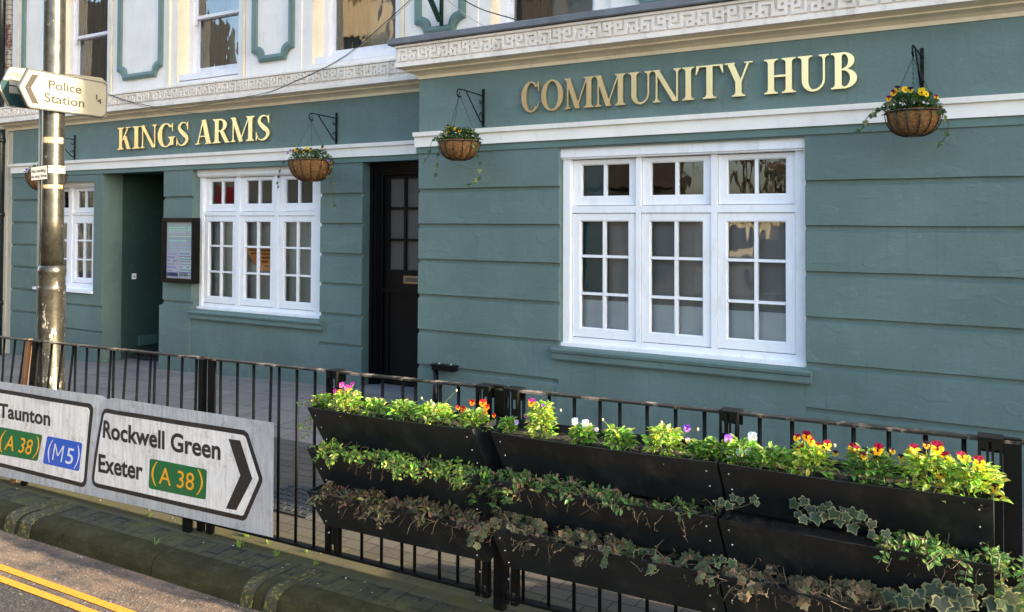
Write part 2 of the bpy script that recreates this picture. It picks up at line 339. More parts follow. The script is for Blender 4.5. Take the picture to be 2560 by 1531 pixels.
for yc in (-3.600,-3.692):
    for k in range(90):
        x0=-20+k*.25; x1=x0+.25
        rzz=lambda x,y:rz(x,y)+.02*math.sin(min(1,(-3.2-y)/8)*1.57)+.0045
        j=lambda x,s:s*.002*noise.noise(Vector((x*9,yc,0)))
        yl.poly([(x0,yc-.024+j(x0,1),rzz(x0,yc-.02)),(x1,yc-.024+j(x1,1),rzz(x1,yc-.02)),(x1,yc+.024+j(x1,-1),rzz(x1,yc+.02)),(x0,yc+.024+j(x0,-1),rzz(x0,yc+.02))])
tag(yl.build('road_markings',YLINE),kind='structure')
km=MB()
for xc in (-3.405,-3.235,-5.62,-5.45):
    x0,x1=xc-.045,xc+.045
    if xc<-4: x0-=.02; x1+=.02
    zt=gz(xc,-3.1)+.0075
    def q(y,z): return [(x0,y,z),(x1,y,z)]
    prof=[(-2.93,gz(xc,-2.93)+.003),(-3.098,zt-.002),(-3.165,zt-.001),(-3.197,zt-.006),(-3.2225,zt-.016),(-3.2405,zt-.034),(-3.2485,zt-.058),(-3.266,rz(xc,0)-.01)]
    for a,c in zip(prof,prof[1:]): km.poly([(x0,*a),(x1,*a),(x1,*c),(x0,*c)][::1])
tag(km.build('kerb_marks',YMOSS),kind='structure')
# ---------------------------------------------------------------- the pub
PUB=thing('pub_building',(-6,.0,0),'green painted pub with white string course, cream upper storey and shaped panels','building')
GRV=[(2.160,2.116),(1.835,1.788),(1.508,1.463),(1.182,1.137),(.854,.807),(.530,.485)]
def rustic(b,x0,x1,yf,z0,z1,grooves,dep=.026,th=.30):
    n=max(1,int((x1-x0)/.22)); xs=[x0+(x1-x0)*k/n for k in range(n+1)]; rings=[]
    for x in xs:
        pr=[(yf,z1)]
        for zt,zb in grooves:
            if zb>z0 and zt<z1:
                s=noise.noise(Vector((x*7,zt*3,yf)))*.003; s2=noise.noise(Vector((x*9+5,zt*3,yf)))*.003
                pr+=[(yf+.0005,zt+s+.002),(yf+.002,zt+s),(yf+dep,zt+s+.003),(yf+dep,zb+.014+s2),(yf+.003,zb+s2)]
        pr+=[(yf,z0),(yf+th,z0),(yf+th,z1)]
        rings.append(b.vs([(x,a,c) for a,c in pr])); m=len(pr)
    for k in range(n):
        for q in range(m): b.face((rings[k]+q,rings[k]+(q+1)%m,rings[k+1]+(q+1)%m,rings[k+1]+q))
    b.face([rings[0]+q for q in range(m)][::-1]); b.face([rings[-1]+q for q in range(m)])
b=MB()
zB=-.4
W3L,W3R=-3.318,-1.309; W2L,W2R=-8.745,-6.60; W1L,W1R=-12.13,-10.765
DL=-5.994; PL,PR=-10.577,-9.293
# right block
rustic(b,-4.80,W3L,0,zB,2.495,GRV); rustic(b,W3R,5.5,0,zB,2.495,GRV)
b.box(W3L,W3R,.002,.30,zB,.80); b.box(W3L,W3R,.004,.30,2.475,2.495)
b.box(W3L-.02,W3R+.25,-.004,.001,zB,.478)
b.box(-4.80,5.5,.004,.30,2.495,3.2)
b.box(-4.80,-4.5,.301,.9,zB,3.2)            # return of the projecting block
b.box(-4.80,5.5,.3,.58,3.19,3.5)
# left block
yl_=.58
rustic(b,-12.79,W1L,yl_,zB,2.495,GRV); rustic(b,PR,W2L,yl_,.79,2.495,GRV); rustic(b,W2R,DL,yl_,zB,2.495,GRV)
b.box(PR-.045,W2L-.0,yl_-.012,yl_+.3,zB,.788)
b.box(W1R,PL,yl_,yl_+.3,.8785,2.4945); rustic(b,W1L,PL,yl_+.003,zB,.878,[(.70,.665),(.36,.33)])
b.box(W1L,W1R,yl_,yl_+.3,2.39,2.495)
b.box(W2L,W2R,yl_+.002,yl_+.30,zB,.765); b.box(W2L,W2R,yl_,yl_+.3,2.486,2.495)
b.box(-12.79,-4.80,yl_+.004,yl_+.3,2.495,3.2)
b.build('rendered_wall',GREEN,PUB)
# plinth blister line and passage
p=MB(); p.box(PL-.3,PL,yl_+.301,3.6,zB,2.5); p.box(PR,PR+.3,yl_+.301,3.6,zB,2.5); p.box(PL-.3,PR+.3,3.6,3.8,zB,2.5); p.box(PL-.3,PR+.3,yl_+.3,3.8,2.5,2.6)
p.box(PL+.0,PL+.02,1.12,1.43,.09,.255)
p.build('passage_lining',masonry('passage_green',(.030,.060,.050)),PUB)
def bar(b,x0,x1,prof):   # profile (y,z) list extruded in x with mild waviness
    n=max(1,int((x1-x0)/.4)); rings=[]; m=len(prof)
    for k in range(n+1):
        x=x0+(x1-x0)*k/n; rings.append(b.vs([(x,a+.0015*noise.noise(Vector((x*3,c*9,1))),c+.002*noise.noise(Vector((x*2,a*9,c)))) for a,c in prof]))
    for k in range(n):
        for q in range(m): b.face((rings[k]+q,rings[k]+(q+1)%m,rings[k+1]+(q+1)%m,rings[k+1]+q))
    b.face([rings[0]+q for q in range(m)][::-1]); b.face([rings[-1]+q for q in range(m)])
b=MB()
for (x0,x1,y) in ((-4.80,5.5,0),(-12.79,-4.80,.58)):
    bar(b,x0-(.02 if y==0 else 0),x1,[(y-.012,2.488),(y-.012,2.546),(y+.2,2.546),(y+.2,2.488)][::-1])
b.build('green_fillet',GREENT,PUB)
b=MB()
for (x0,x1,y) in ((-4.80,5.5,0),(-12.79,-4.80,.58)):
    o_=.03 if y==0 else 0
    bar(b,x0-o_,x1,[(y-.030,2.547),(y-.030,2.640),(y-.055,2.646),(y-.060,2.684),(y-.01,2.690),(y+.2,2.690),(y+.2,2.547)][::-1])
b.build('string_course',BAND,PUB)
# cornice cove + frieze + coping
b=MB()
P0=.155
cove=[(-.006,3.187),(-.012,3.215),(-.045,3.236),(-.085,3.248),(-.098,3.252),(-.098,3.262),(-P0+.008,3.280)]
for (x0,x1,y,mit) in ((-4.80,5.5,0,True),(-12.95,-4.80,.58,False)):
    prf=[(y+a,c) for a,c in cove]+[(y+.2,3.280),(y+.2,3.187)]
    if mit:
        n=len(prf); i=b.vs([(x0+min(0,a-y if a<y else 0),a,c) for a,c in prf]); j=b.vs([(x1,a,c) for a,c in prf])
        for q in range(n): b.face((i+q,j+q,j+(q+1)%n,i+(q+1)%n))
        b.face([j+q for q in range(n)]) 
        # mitred return running back along the left side of the block
        i2=b.vs([(x0+(a-y),a,c) for a,c in prf[:7]]); j2=b.vs([(x0+(a-y),.45,c) for a,c in prf[:7]])
        for q in range(6): b.face((i2+q,i2+q+1,j2+q+1,j2+q))
    else:
        bar(b,x0,x1,prf[::-1])
b.build('cove_cornice',CREAM,PUB)
b=MB()
ff=-P0
b.box(-4.80-P0,5.5,ff,.3,3.281,3.487); b.box(-4.80-P0,-4.80,.3,.5,3.281,3.487)
b.box(-13.1,-4.80,.58+ff,.9,3.281,3.516)
for (x0,x1,y,zt) in ((-4.80-P0,5.5,ff,3.487),(-13.1,-4.96,.58+ff,3.516)):
    b.box(x0+.004,x1,y-.022,y+.002,3.284,3.322); b.box(x0+.004,x1,y-.024,y+.002,zt-.022,zt-.002)
rowsN=["#####.#####","#...#.#...#","#.###.###.#","#.#.###.#.#","#.###.###.#"]
full=[]
for r in range(5):
    a=rowsN[r]; inv=rowsN[4-r]
    full.append(a+inv[1:10])   # 11 + 9 = 20
U=.0228
def keys(x0,x1,y,zt):
    n=int((x1-x0)/U)
    for r in range(5):
        row=[full[r][k%20] for k in range(n)]; k=0
        while k<n:
            if row[k]=='#':
                e=k
                while e<n and row[e]=='#' and e-k<10: e+=1
                jy=.0012*noise.noise(Vector((k*.3,r,y))); jz=.001*noise.noise(Vector((k*.5,r*3,y)))
                xa,xb,z1,z0=x0+k*U,x0+e*U,zt-r*U+jz,zt-(r+1)*U+jz; yy=y-.021+jy; h=.003
                b.hexa([(xa,yy+.004,z0),(xb,yy+.004,z0),(xb,y+.002,z0),(xa,y+.002,z0),(xa,yy,z1),(xb,yy,z1),(xb,y+.002,z1),(xa,y+.002,z1)])
                k=e
            else: k+=1
keys(-4.80-P0+.03,.9,ff,3.452); keys(-13.05,-4.97,.58+ff,3.482)
b.build('greek_key_frieze',FRZ,PUB)
b=MB(); bar(b,-4.80-P0-.055,5.5,[(-.205,3.492),(-.212,3.5),(-.212,3.545),(-.19,3.556),(.75,3.60),(.75,3.492)][::-1]); b.build('lead_coping',LEAD,PUB)
# upper storey ----------------------------------------------------------
UO=[(-11.67,-10.52),(-9.07,-7.946),(-6.75,-5.56),(-4.39,-3.267),(-2.0,-.85)]
yu=.585; ZU=7.2
b=MB(); xs=[-12.85]+[t for o in UO for t in o]+[2.2]
for k in range(0,len(xs),2): b.box(xs[k],xs[k+1],yu,yu+.45,3.5,ZU)
for a,c in UO: b.box(a,c,yu+.001,yu+.45,3.5,3.60); b.box(a,c,yu,yu+.45,5.35,ZU)
b.box(-12.85,2.2,yu+.45,8,3.6,ZU)
# raised pier boards
for a,c in ((-12.62,-11.72),(-10.36,-9.22),(-7.80,-6.90),(-5.42,-4.52),(-3.1,-2.15)): b.box(a,c,yu-.016,yu+.01,3.525,ZU-.2)
b.box(-13.1,-4.9,yu-.03,yu+.05,3.50,3.53)
b.build('upper_wall',UPW,PUB)
for x in (-12.66,-10.40,-9.20+.0,-7.83,-5.45): b=MB(); b.box(x-.02,x+.012,yu-.028,yu+.01,3.53,ZU-.2); b.build('cream_strip',CREAM,PUB)
for a,c in UO: b=MB(); b.box(a+.0005,a+.004,yu+.002,yu+.2,3.6,5.35); b.build('bounce_reveal',CREAM,PUB)  # left reveals only: sun-warm bounce put into a cream sheet
def panel(x0,x1,z0,z1,w=.075,nt=.12):
    b=MB(); y=yu-.017
    def outline(x0,x1,z0,z1,nt):
        pts=[]
        def arc(cx,cz,a0,a1):
            for k in range(6): a=R(a0+(a1-a0)*k/5); pts.append((cx+nt*math.cos(a),cz+nt*math.sin(a)))
        # corner notches are concave quarter circles with small shoulders
        arc(x0,z0,90,0); arc(x1,z0,180,90); arc(x1,z1,270,180); arc(x0,z1,360,270)
        return pts
    O=outline(x0,x1,z0,z1,nt); I=outline(x0+w,x1-w,z0+w,z1-w,nt); n=len(O)
    for yy,dd,s in ((y,-.03,0),):
        A=[(px,y+dd,pz) for px,pz in O]; B_=[(px,y+dd,pz) for px,pz in I]; C_=[(px,y+.004,pz) for px,pz in O]; D_=[(px,y+.004,pz) for px,pz in I]
        def sh(P,cx,cz,k): return [((px-cx)*k+cx,py-.008,(pz-cz)*k+cz) for px,py,pz in P]
        mid=[tuple((Vector(a)+Vector(c))/2+Vector((0,-.012,0))) for a,c in zip(A,B_)]
        for P,Q in ((A,C_),(mid,A),(B_,mid),(D_,B_)):
            i=b.vs(P); j=b.vs(Q)
            for k in range(n): b.face((i+k,i+(k+1)%n,j+(k+1)%n,j+k))
    b.build('panel_moulding',GREENT,PUB)
for x0,x1,z0 in ((-12.53,-11.80,3.71),(-10.236,-9.314,3.704),(-7.673,-6.999,3.70),(-5.278,-4.657,3.752),(-2.92,-2.35,3.73)): panel(x0,x1,z0,6.4)
def sash(x0,x1,zs,zm):
    y=yu+.19; f=MB()
    f.box(x0,x0+.085,y-.02,y+.1,zs-.02,5.36); f.box(x1-.085,x1,y-.02,y+.1,zs-.02,5.36); f.box(x0,x1,y-.16,y+.1,zs-.08,zs-.005); f.box(x0+.08,x1-.08,y-.02,y+.1,5.27,5.36)
    fr=f.build('sash_window',OLDWHITE,PUB)
    for nm,za,zb,yy in (('upper_sash',zm-.02,5.27,y+.012),('lower_sash',zs,zm+.02,y+.045)):
        s=MB(); a,c=x0+.087,x1-.087; w_=.042
        s.box(a,a+w_,yy,yy+.032,za,zb); s.box(c-w_,c,yy,yy+.032,za,zb); s.box(a+w_,c-w_,yy+.001,yy+.031,za,za+(.045 if nm=='upper_sash' else .10)); s.box(a+w_,c-w_,yy+.001,yy+.031,zb-.045,zb)
        if nm=='upper_sash': s.box(a-.0,a+.05,yy-.014,yy-.001,za-.07,za); s.box(c-.05,c,yy-.014,yy-.001,za-.07,za); s.box(a-.005,c+.005,yy-.012,yy-.001,za,za+.04)
        s.build(nm,OLDWHITE,fr); g=MB(); g.poly([(a+w_,yy+.016,za+.04),(c-w_,yy+.016,za+.04),(c-w_,yy+.016,zb-.04),(a+w_,yy+.016,zb-.04)]); g.build('pane',GLASSU,fr)
    r=MB(); r.mi=0; r.box(x0-.1,x1+.1,y+.5,y+.55,zs-.1,5.5)
    r.mi=1
    cw=(x1-x0)*.36
    for k in range(9):
        xa=x0+.05+cw*k/9; r.box(xa,xa+cw/9,y+.16+.02*(k%2),y+.2,zs-.1,5.5)
    r.build('room_curtain',[ROOM,CURT],fr)
for (a,c),zs,zm in zip(UO,(3.66,3.70,3.69,3.69,3.69),(4.47,4.44,4.9,4.9,4.9)): sash(a,c,zs,zm)
# ground floor casements ------------------------------------------------
def casement(yf,x0,x1,head,toprow,trans,lows,sillz,botz,lights,film,tealfirst=False,glass=GLASS,blind=None):
    f=MB(); jw=.05
    xL=lights[0][0]-.068; xR=lights[-1][1]+.068
    f.box(x0,xL,yf,yf+.12,botz,head[1]); f.box(xR,x1,yf,yf+.12,botz,head[1])
    f.box(x0+.012,xL-.012,yf-.012,yf,botz+.01,head[1]-.01)
    f.box(x0-.004,x1+.004,yf-.045,yf+.12,head[1],head[0])                    # head board
    f.box(x0-.004,x1+.004,yf-.03,yf-.001,head[1]-.014,head[1]-.001)
    f.box(xL,xR,yf+.001,yf+.119,trans[1],trans[0])
    f.box(xL,xR,yf+.001,yf+.119,botz,sillz); f.box(x0-.01,x1+.01,yf-.035,yf-.0,botz-.012,botz+.03)
    ztop=toprow[0]+.035
    f.box(xL,xR,yf+.002,yf+.118,ztop+.006,head[1])
    for a,c in zip(lights,lights[1:]): f.box(a[1]+.068,c[0]-.068,yf,yf+.118,sillz,trans[1]); f.box(a[1]+.068,c[0]-.068,yf,yf+.118,trans[0],ztop+.006)
    F=f.build('casement_window',WHITE,PUB)
    for li,(a,c) in enumerate(lights):
        m=(a+c)/2; bw=.013; ys=yf+.012; yg=yf+.05
        for (zt,zb_,rows,zlo,zhi) in ((toprow[0],toprow[1],[],trans[0]+.005,ztop),(lows[0][0],lows[-1][1],[ (lows[k][1]+lows[k+1][0])/2 for k in range(len(lows)-1)],sillz+.006,trans[1]-.005)):
            s=MB(); yy=ys+(.018 if zt==toprow[0] else 0)
            s.box(a-.064,a,yy,yy+.05,zlo,zhi); s.box(c,c+.064,yy,yy+.05,zlo,zhi); s.box(a,c,yy+.001,yy+.049,zlo,zb_); s.box(a,c,yy+.001,yy+.049,zt,zhi)
            # glazing bead: small inner step
            for (xa,xb,za,zb2) in ((a,a+.008,zb_,zt),(c-.008,c,zb_,zt)): s.box(xa,xb,yy+.014,yy+.05,za,zb2)
            s.box(a+.008,c-.008,yy+.014,yy+.05,zb_,zb_+.008); s.box(a+.008,c-.008,yy+.014,yy+.05,zt-.008,zt)
            s.box(m-bw,m+bw,yy+.008,yy+.05,zb_+.008,zt-.008)
            for z in rows: s.box(a+.008,m-bw,yy+.009,yy+.05,z-.011,z+.011); s.box(m+bw,c-.008,yy+.009,yy+.05,z-.011,z+.011)
            s.build('sash',WHITE,F)
            g=MB(); tl=random.uniform(-.004,.004)
            g.poly([(a,yy+.034,zb_),(c,yy+.034+tl,zb_),(c,yy+.034+tl,zt),(a,yy+.034,zt)]); g.build('pane',glass,F)
    r=MB(); yb=yf+.135
    r.mi=0; r.box(x0,x1,yf+.9,yf+1,botz,head[0]); r.box(x0,x0+.01,yf+.13,yf+.9,botz,head[0]); r.box(x1-.01,x1,yf+.13,yf+.9,botz,head[0])
    r.box(x0,x1,yf+.13,yf+1,botz-.02,botz); r.box(x0,x1,yf+.13,yf+1,head[0],head[0]+.02)
    for li,(a,c) in enumerate(lights):
        r.mi=1; r.box(a-.09,c+.09,yb,yb+.012,botz+.05,trans[1]-.01)
        if film[li]: r.mi=2; r.box(a-.03,c+.05,yb-.02,yb-.008,botz+.05,lows[-1][0]-film[li])
        if tealfirst and li==0: r.mi=3; r.box(a-.09,(a+c)/2,yb-.04,yb-.025,1.24,head[0])
    r.build('interior_blind',[ROOM,blind or BLIND,FROST,TEALC],F)
    return F
w3=[(-3.165,-2.72),(-2.541,-2.095),(-1.913,-1.463)]
casement(.08,W3L-.005,W3R+.01,(2.488,2.400),(2.342,2.066),(1.990,1.931),[(1.868,1.58),(1.556,1.266),(1.243,.962)],.884,.806,w3,(.05,.06,.07),True)
def fx(px,Y): return PY(px,600,Y).x
YW=.70
w2=[tuple(fx(380+v/4.364,YW+.04) for v in t) for t in ((632,900),(1025,1312),(1450,1755))]
casement(YW,W2L+.0,W2R-.0,(2.50,2.412),(2.345,2.055),(1.968,1.918),[(1.850,1.558),(1.534,1.242),(1.216,.918)],.838,.765,w2,(0,.0,0),blind=BLIND2)
w1=[(-11.99,-11.60),(-11.40,-11.005)]
casement(YW,W1L+.0,W1R,(2.398,2.345),(2.272,2.028),(1.960,1.93),[(1.820,1.585),(1.560,1.318),(1.295,1.045)],.975,.895,w1,(0,0),blind=BLIND2)
s=MB(); s.box(W1L-.03,W1R+.0,.545,.72,.862,.899); s.build('white_window_sill',WHITE,PUB)
for x0,x1,y,zt in ((-3.355,-1.262,0,.808),(-8.72,-6.535,.58,.762)):
    s=MB(); bar(s,x0,x1,[(y-.062,zt-.042),(y-.068,zt-.02),(y-.055,zt-.004),(y+.14,zt+.002),(y+.14,zt-.108),(y-.038,zt-.108),(y-.046,zt-.095),(y-.046,zt-.052)]); s.build('window_sill',GREENT if 0 else GREEN,PUB)
# orange half-round card inside the middle light stands in for a reflected sign
# door ------------------------------------------------------------------
d=MB(); y=.70; xa,xb=DL,-4.5
for k,(o1,yy) in enumerate(((.0,.70),(.035,.725),(.06,.745),(.09,.765))): d.box(xa+o1,xa+o1+.04,yy,yy+.1,zB,2.495-o1-.002*k); d.box(xa+o1,xb,yy+.001,yy+.1,2.455-o1*1.1,2.495-o1*1.1)
D=d.build('door_frame',BLACKG,PUB)
d=MB(); yd=.80; xl=xa+.135; cols=[(xl+.055+.228*k,xl+.055+.228*k+.194) for k in range(3)]; rws=[(2.318,2.010),(1.982,1.672),(1.644,1.338)]; xr=xl+.80
z0=.11
d.box(xl,cols[0][0],yd,yd+.045,z0,2.37); d.box(cols[-1][1],xr,yd,yd+.045,z0,2.37); d.box(cols[0][0],cols[-1][1],yd+.001,yd+.044,2.318,2.37)
for a,c in zip(cols,cols[1:]): d.box(a[1],c[0],yd+.006,yd+.044,1.338,2.318)
for k in (0,1):
    for a,c in cols: d.box(a,c,yd+.008,yd+.042,rws[k+1][0],rws[k][1])
d.box(cols[0][0],cols[-1][1],yd+.001,yd+.044,1.125,1.338); d.box(xl-.01,xr,yd-.03,yd-.001,1.11,1.14); d.box(xl+.0,xr,yd-.016,yd-.001,1.085,1.108)
d.box(cols[0][0],cols[-1][1],yd+.016,yd+.04,z0,1.125); d.box(cols[0][0],cols[-1][1],yd+.001,yd+.04,z0,.20)
d.box(xl-.02,xr+.1,yd+.046,yd+.06,z0,2.42)
DR=d.build('door_leaf',BLACKG,PUB)
g=MB()
for a,c in cols:
    for t,bb in rws: g.poly([(a,yd+.03,bb),(c,yd+.03,bb),(c,yd+.03,t),(a,yd+.03,t)])
g.build('pane',paint('grey_door_pane',(.085,.078,.072),.35,.1,bs=20,bd=.002),DR)
l=MB(); l.box(xl+.26,xl+.56,yd-.006,yd-.0,1.196,1.278); l.mi=1; l.box(xl+.285,xl+.535,yd-.010,yd-.006,1.215,1.260); l.build('letterbox',[BRASS,paint('dark_brass',(.10,.07,.045),.4)],DR)
l=MB(); l.box(DL+.02,-4.81,.50,.86,-.1,.105); l.build('doorstep',STONE,PUB)
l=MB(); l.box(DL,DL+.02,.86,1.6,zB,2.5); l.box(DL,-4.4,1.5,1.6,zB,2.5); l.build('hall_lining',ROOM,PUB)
# bell, vent box, passage mat
bb=MB(); bb.box(PL,PL+.02,1.035,1.092,1.038,1.117); bb.mi=1; bb.box(PL+.02,PL+.024,1.05,1.075,1.06,1.085); tag(bb.build('bell_push',[WHITE,flat('grey_button',(.3,.3,.32))]),'small white bell push on the green wall inside the passage','bell push')
mt=MB(); mt.box(PL+.12,PR-.1,.95,2.2,-.03,.0+.012); tag(mt.build('door_mat',paint('black_rubber_mat',(.010,.010,.013),.7,.3,bs=60,bd=.01,bst=1)),'black rubber mat on the floor of the passage','mat')
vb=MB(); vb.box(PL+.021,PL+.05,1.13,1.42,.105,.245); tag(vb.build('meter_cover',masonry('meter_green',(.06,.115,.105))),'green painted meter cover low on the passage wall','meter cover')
# ---------------------------------------------------------------- raised gold letters
def glyph(ch):
    """pieces: each a list of (A,B) polylines or polygon, in a box of height 1"""
    P=[]; se=.035
    def stem(x,w,z0=0,z1=1,ser=(1,1),sw=.11):
        P.append([(x,z0),(x+w,z0),(x+w,z1),(x,z1)])
        for k,(zz,sg) in enumerate(((z0,1),(z1,-1))):
            if ser[k]: P.append([(x-sw,zz),(x+w+sw,zz),(x+w+sw,zz+sg*se),(x+w+sw*.35,zz+sg*se*1.5),(x+w,zz+sg*se*3.4),(x,zz+sg*se*3.4),(x-sw*.35,zz+sg*se*1.5),(x-sw,zz+sg*se)][::sg])
    def arc(cx,cz,rx,rz,wx,wz,a0,a1,shift=0,n=18):
        A=[];B_=[]
        for k in range(n+1):
            a=R(a0+(a1-a0)*k/n); A.append((cx+rx*math.cos(a),cz+rz*math.sin(a))); B_.append((cx+shift+(rx-wx)*math.cos(a),cz+(rz-wz)*math.sin(a)))
        P.append((A,B_))
    def ser(x,z,w,up):  # horizontal serif
        P.append([(x-w,z),(x+w,z),(x+w,z+up*se),(x-w,z+up*se)][::up])
    def dg(x0,x1,w,z0=0,z1=1): P.append([(x0,z0),(x0+w,z0),(x1+w,z1),(x1,z1)])
    if ch=='I': stem(.12,.2); W=.44
    elif ch=='K': stem(.10,.19); dg(.29,.62,.08,.42,1); ser(.66,1,.15,-1); dg(.60,.34,.22,0,.60); ser(.72,0,.15,1); W=.86
    elif ch=='N': stem(.10,.065,sw=.10); dg(.72,.03,.19,0,1); stem(.845,.065,0,1,(0,1),.10); P.append([(.03,1),(.03,1-se),(.2,1-se),(.2,1)]); W=1.0
    elif ch=='M': stem(.10,.06,sw=.09); dg(.42,.04,.19,0,1); dg(.44,.86,.055,0,1); stem(.86,.19,sw=.10); P.append([(.02,1),(.02,1-se),(.2,1-se),(.2,1)]); W=1.16
    elif ch=='H': stem(.10,.18); stem(.62,.18); P.append([(.28,.47),(.62,.47),(.62,.53),(.28,.53)]); W=.9
    elif ch=='T': stem(.33,.19,0,1,(1,0)); P.append([(.02,.955),(.83,.955),(.83,1),(.02,1)]); P.append([(0,.74),(.03,.74),(.12,.955),(.02,.97)]); P.append([(.85,.74),(.83,.97),(.73,.955),(.82,.74)]); W=.85
    elif ch=='Y': stem(.33,.19,0,.48,(1,0)); dg(.33,.07,.20,.42,1); dg(.455,.70,.065,.42,1); ser(.16,1,.16,-1); ser(.73,1,.13,-1); W=.88
    elif ch=='A': dg(.10,.34,.06,0,.98); dg(.56,.31,.21,0,1.02); ser(.13,0,.13,1); ser(.665,0,.17,1); P.append([(.2,.30),(.58,.30),(.56,.35),(.22,.35)]); W=.84
    elif ch=='O': arc(.42,.5,.42,.52,.19,.05,0,360,0,36); W=.84
    elif ch in 'CG':
        arc(.44,.5,.44,.52,.20,.05,42,318,.03,30)
        P.append([(.765,.84),(.80,.66),(.835,.66),(.82,1.0),(.79,1.0),(.74,.92)])
        if ch=='C': P.append([(.745,.17),(.78,.14),(.84,.30),(.81,.32)]); W=.85
        else: stem(.68,.18,.06,.42,(0,1),.10); W=.98
    elif ch=='S':
        sp=[(.60,.80),(.55,.92),(.38,.985),(.22,.90),(.17,.76),(.27,.62),(.43,.48),(.57,.36),(.585,.20),(.46,.06),(.28,.015),(.13,.09),(.07,.22)]
        wd=[.02,.035,.05,.10,.14,.17,.20,.17,.14,.10,.05,.035,.02]
        q=[];ww=[]
        for k in range(len(sp)-1):
            p0,p1,p2,p3=[Vector(sp[max(0,min(len(sp)-1,k+t))]) for t in (-1,0,1,2)]
            for s_ in range(4):
                t=s_/4; q.append(.5*((2*p1)+(-p0+p2)*t+(2*p0-5*p1+4*p2-p3)*t*t+(-p0+3*p1-3*p2+p3)*t**3)); ww.append(wd[k]+(wd[k+1]-wd[k])*t)
        q.append(Vector(sp[-1])); ww.append(wd[-1]); A=[];B_=[]
        for k in range(len(q)):
            d=(q[min(k+1,len(q)-1)]-q[max(k-1,0)]).normalized(); nn=Vector((-d.y,d.x)); A.append(tuple(q[k]+nn*ww[k]/2)); B_.append(tuple(q[k]-nn*ww[k]/2))
        P.append((B_,A)); P.append([(.57,.92),(.62,.66),(.655,.66),(.645,1.0),(.61,1.0)]); P.append([(.02,.34),(.02,0),(.055,0),(.09,.10),(.05,.34)]); W=.70
    elif ch=='U': stem(.10,.19,.30,1,(0,1)); stem(.70,.06,.30,1,(0,1),.11); arc(.43,.32,.33,.34,.19,.06,180,270,0,12); arc(.43,.32,.33,.34,.06,.06,270,360,0,12); W=.88
    elif ch=='R': stem(.10,.19); arc(.34,.735,.36,.265,.18,.05,-90,90); P.append([(.27,.95),(.35,.95),(.35,1),(.27,1)]); P.append([(.27,.47),(.35,.47),(.35,.52),(.27,.52)]); dg(.62,.34,.2,0,.5); ser(.74,0,.12,1); W=.86
    elif ch=='B': stem(.10,.19); 
    if ch=='B':
        arc(.34,.765,.30,.235,.17,.045,-90,90); arc(.34,.275,.37,.275,.19,.05,-90,90)
        for z in (.955,.505,0): P.append([(.27,z),(.35,z),(.35,z+.045),(.27,z+.045)])
        W=.72
    return P,W
def letter(ch,x0,x1,z0,z1,y,label,grp):
    P,_=glyph(ch)
    allx=[p[0] for pc in P for p in (pc if isinstance(pc,list) else pc[0]+pc[1])]; mn,mx=min(allx),max(allx); b=MB(); th=.022
    X=lambda q:x0+(q[0]-mn)/(mx-mn)*(x1-x0); Zz=lambda q:z0+q[1]*(z1-z0)
    for k,pc in enumerate(P):
        yy=y-th-.0004*k
        if isinstance(pc,list): b.prism([(X(q),yy,Zz(q)) for q in pc],(0,th-.001,0))
        else: b.strip([(X(q),yy,Zz(q)) for q in pc[0]],[(X(q),yy,Zz(q)) for q in pc[1]],(0,th-.001,0))
    b.mi=0
    tag(b.build('gold_letter',GOLD),label,'sign letter',grp)
KA=[('K',-10.219,-9.923,'K at the start of KINGS'),('I',-9.901,-9.741,'I of KINGS beside the letter K'),('N',-9.733,-9.399,'N of KINGS'),('G',-9.386,-9.042,'G of KINGS'),('S',-9.016,-8.793,'S at the end of KINGS'),('A',-8.664,-8.351,'A at the start of ARMS'),('R',-8.344,-8.036,'R of ARMS'),('M',-8.024,-7.62,'M of ARMS'),('S',-7.595,-7.373,'S at the end of ARMS')]
for ch,a,c,l in KA: letter(ch,a,c,2.792 if ch!='G' else 2.79,3.083,.572,'raised gold capital '+l,'gold letters of KINGS ARMS')
CH=[('C',-3.67,-3.493,'C at the start of COMMUNITY'),('O',-3.474,-3.263,'O of COMMUNITY'),('M',-3.248,-2.976,'M of COMMUNITY, next to the O'),('M',-2.967,-2.694,'M of COMMUNITY, next to the U'),('U',-2.672,-2.468,'U of COMMUNITY'),('N',-2.462,-2.232,'N of COMMUNITY'),('I',-2.219,-2.125,'I of COMMUNITY'),('T',-2.113,-1.896,'T of COMMUNITY'),('Y',-1.886,-1.675,'Y at the end of COMMUNITY'),('H',-1.591,-1.365,'H at the start of HUB'),('U',-1.35,-1.136,'U of HUB'),('B',-1.123,-.949,'B at the end of HUB')]
for ch,a,c,l in CH: letter(ch,a,c,2.801,3.057,-.008,'raised gold capital '+l,'gold letters of COMMUNITY HUB')
# ---------------------------------------------------------------- notice board
NB=thing('notice_board',(-8.905,.55,1.084),'black framed glazed notice board with posters on the pier beside the passage','notice board')
n=MB(); x0,x1,z0,z1,y0=-9.215,-8.595,1.084,1.890,.50; fw=.055
n.box(x0,x0+fw,y0,.585,z0,z1); n.box(x1-fw,x1,y0,.585,z0,z1); n.box(x0+fw,x1-fw,y0+.001,.585,z0,z0+fw); n.box(x0+fw,x1-fw,y0+.001,.585,z1-fw,z1)
for q in (.02,): n.box(x0+q,x1-q,y0-.006,y0-.0005,z1-.032,z1-.022); n.box(x0+q,x1-q,y0-.006,y0-.0005,z0+.022,z0+.032); n.box(x0+.022,x0+.032,y0-.006,y0-.0005,z0+.033,z1-.033); n.box(x1-.032,x1-.022,y0-.006,y0-.0005,z0+.033,z1-.033)
n.build('frame',paint('bronze_black_frame',(.006,.005,.004),.35,.1,spec=.25),NB)
n=MB(); n.box(x0+fw,x1-fw,.536,.548,z0+fw,z1-fw); n.build('backing',flat('board_white',(.82,.84,.88)),NB)
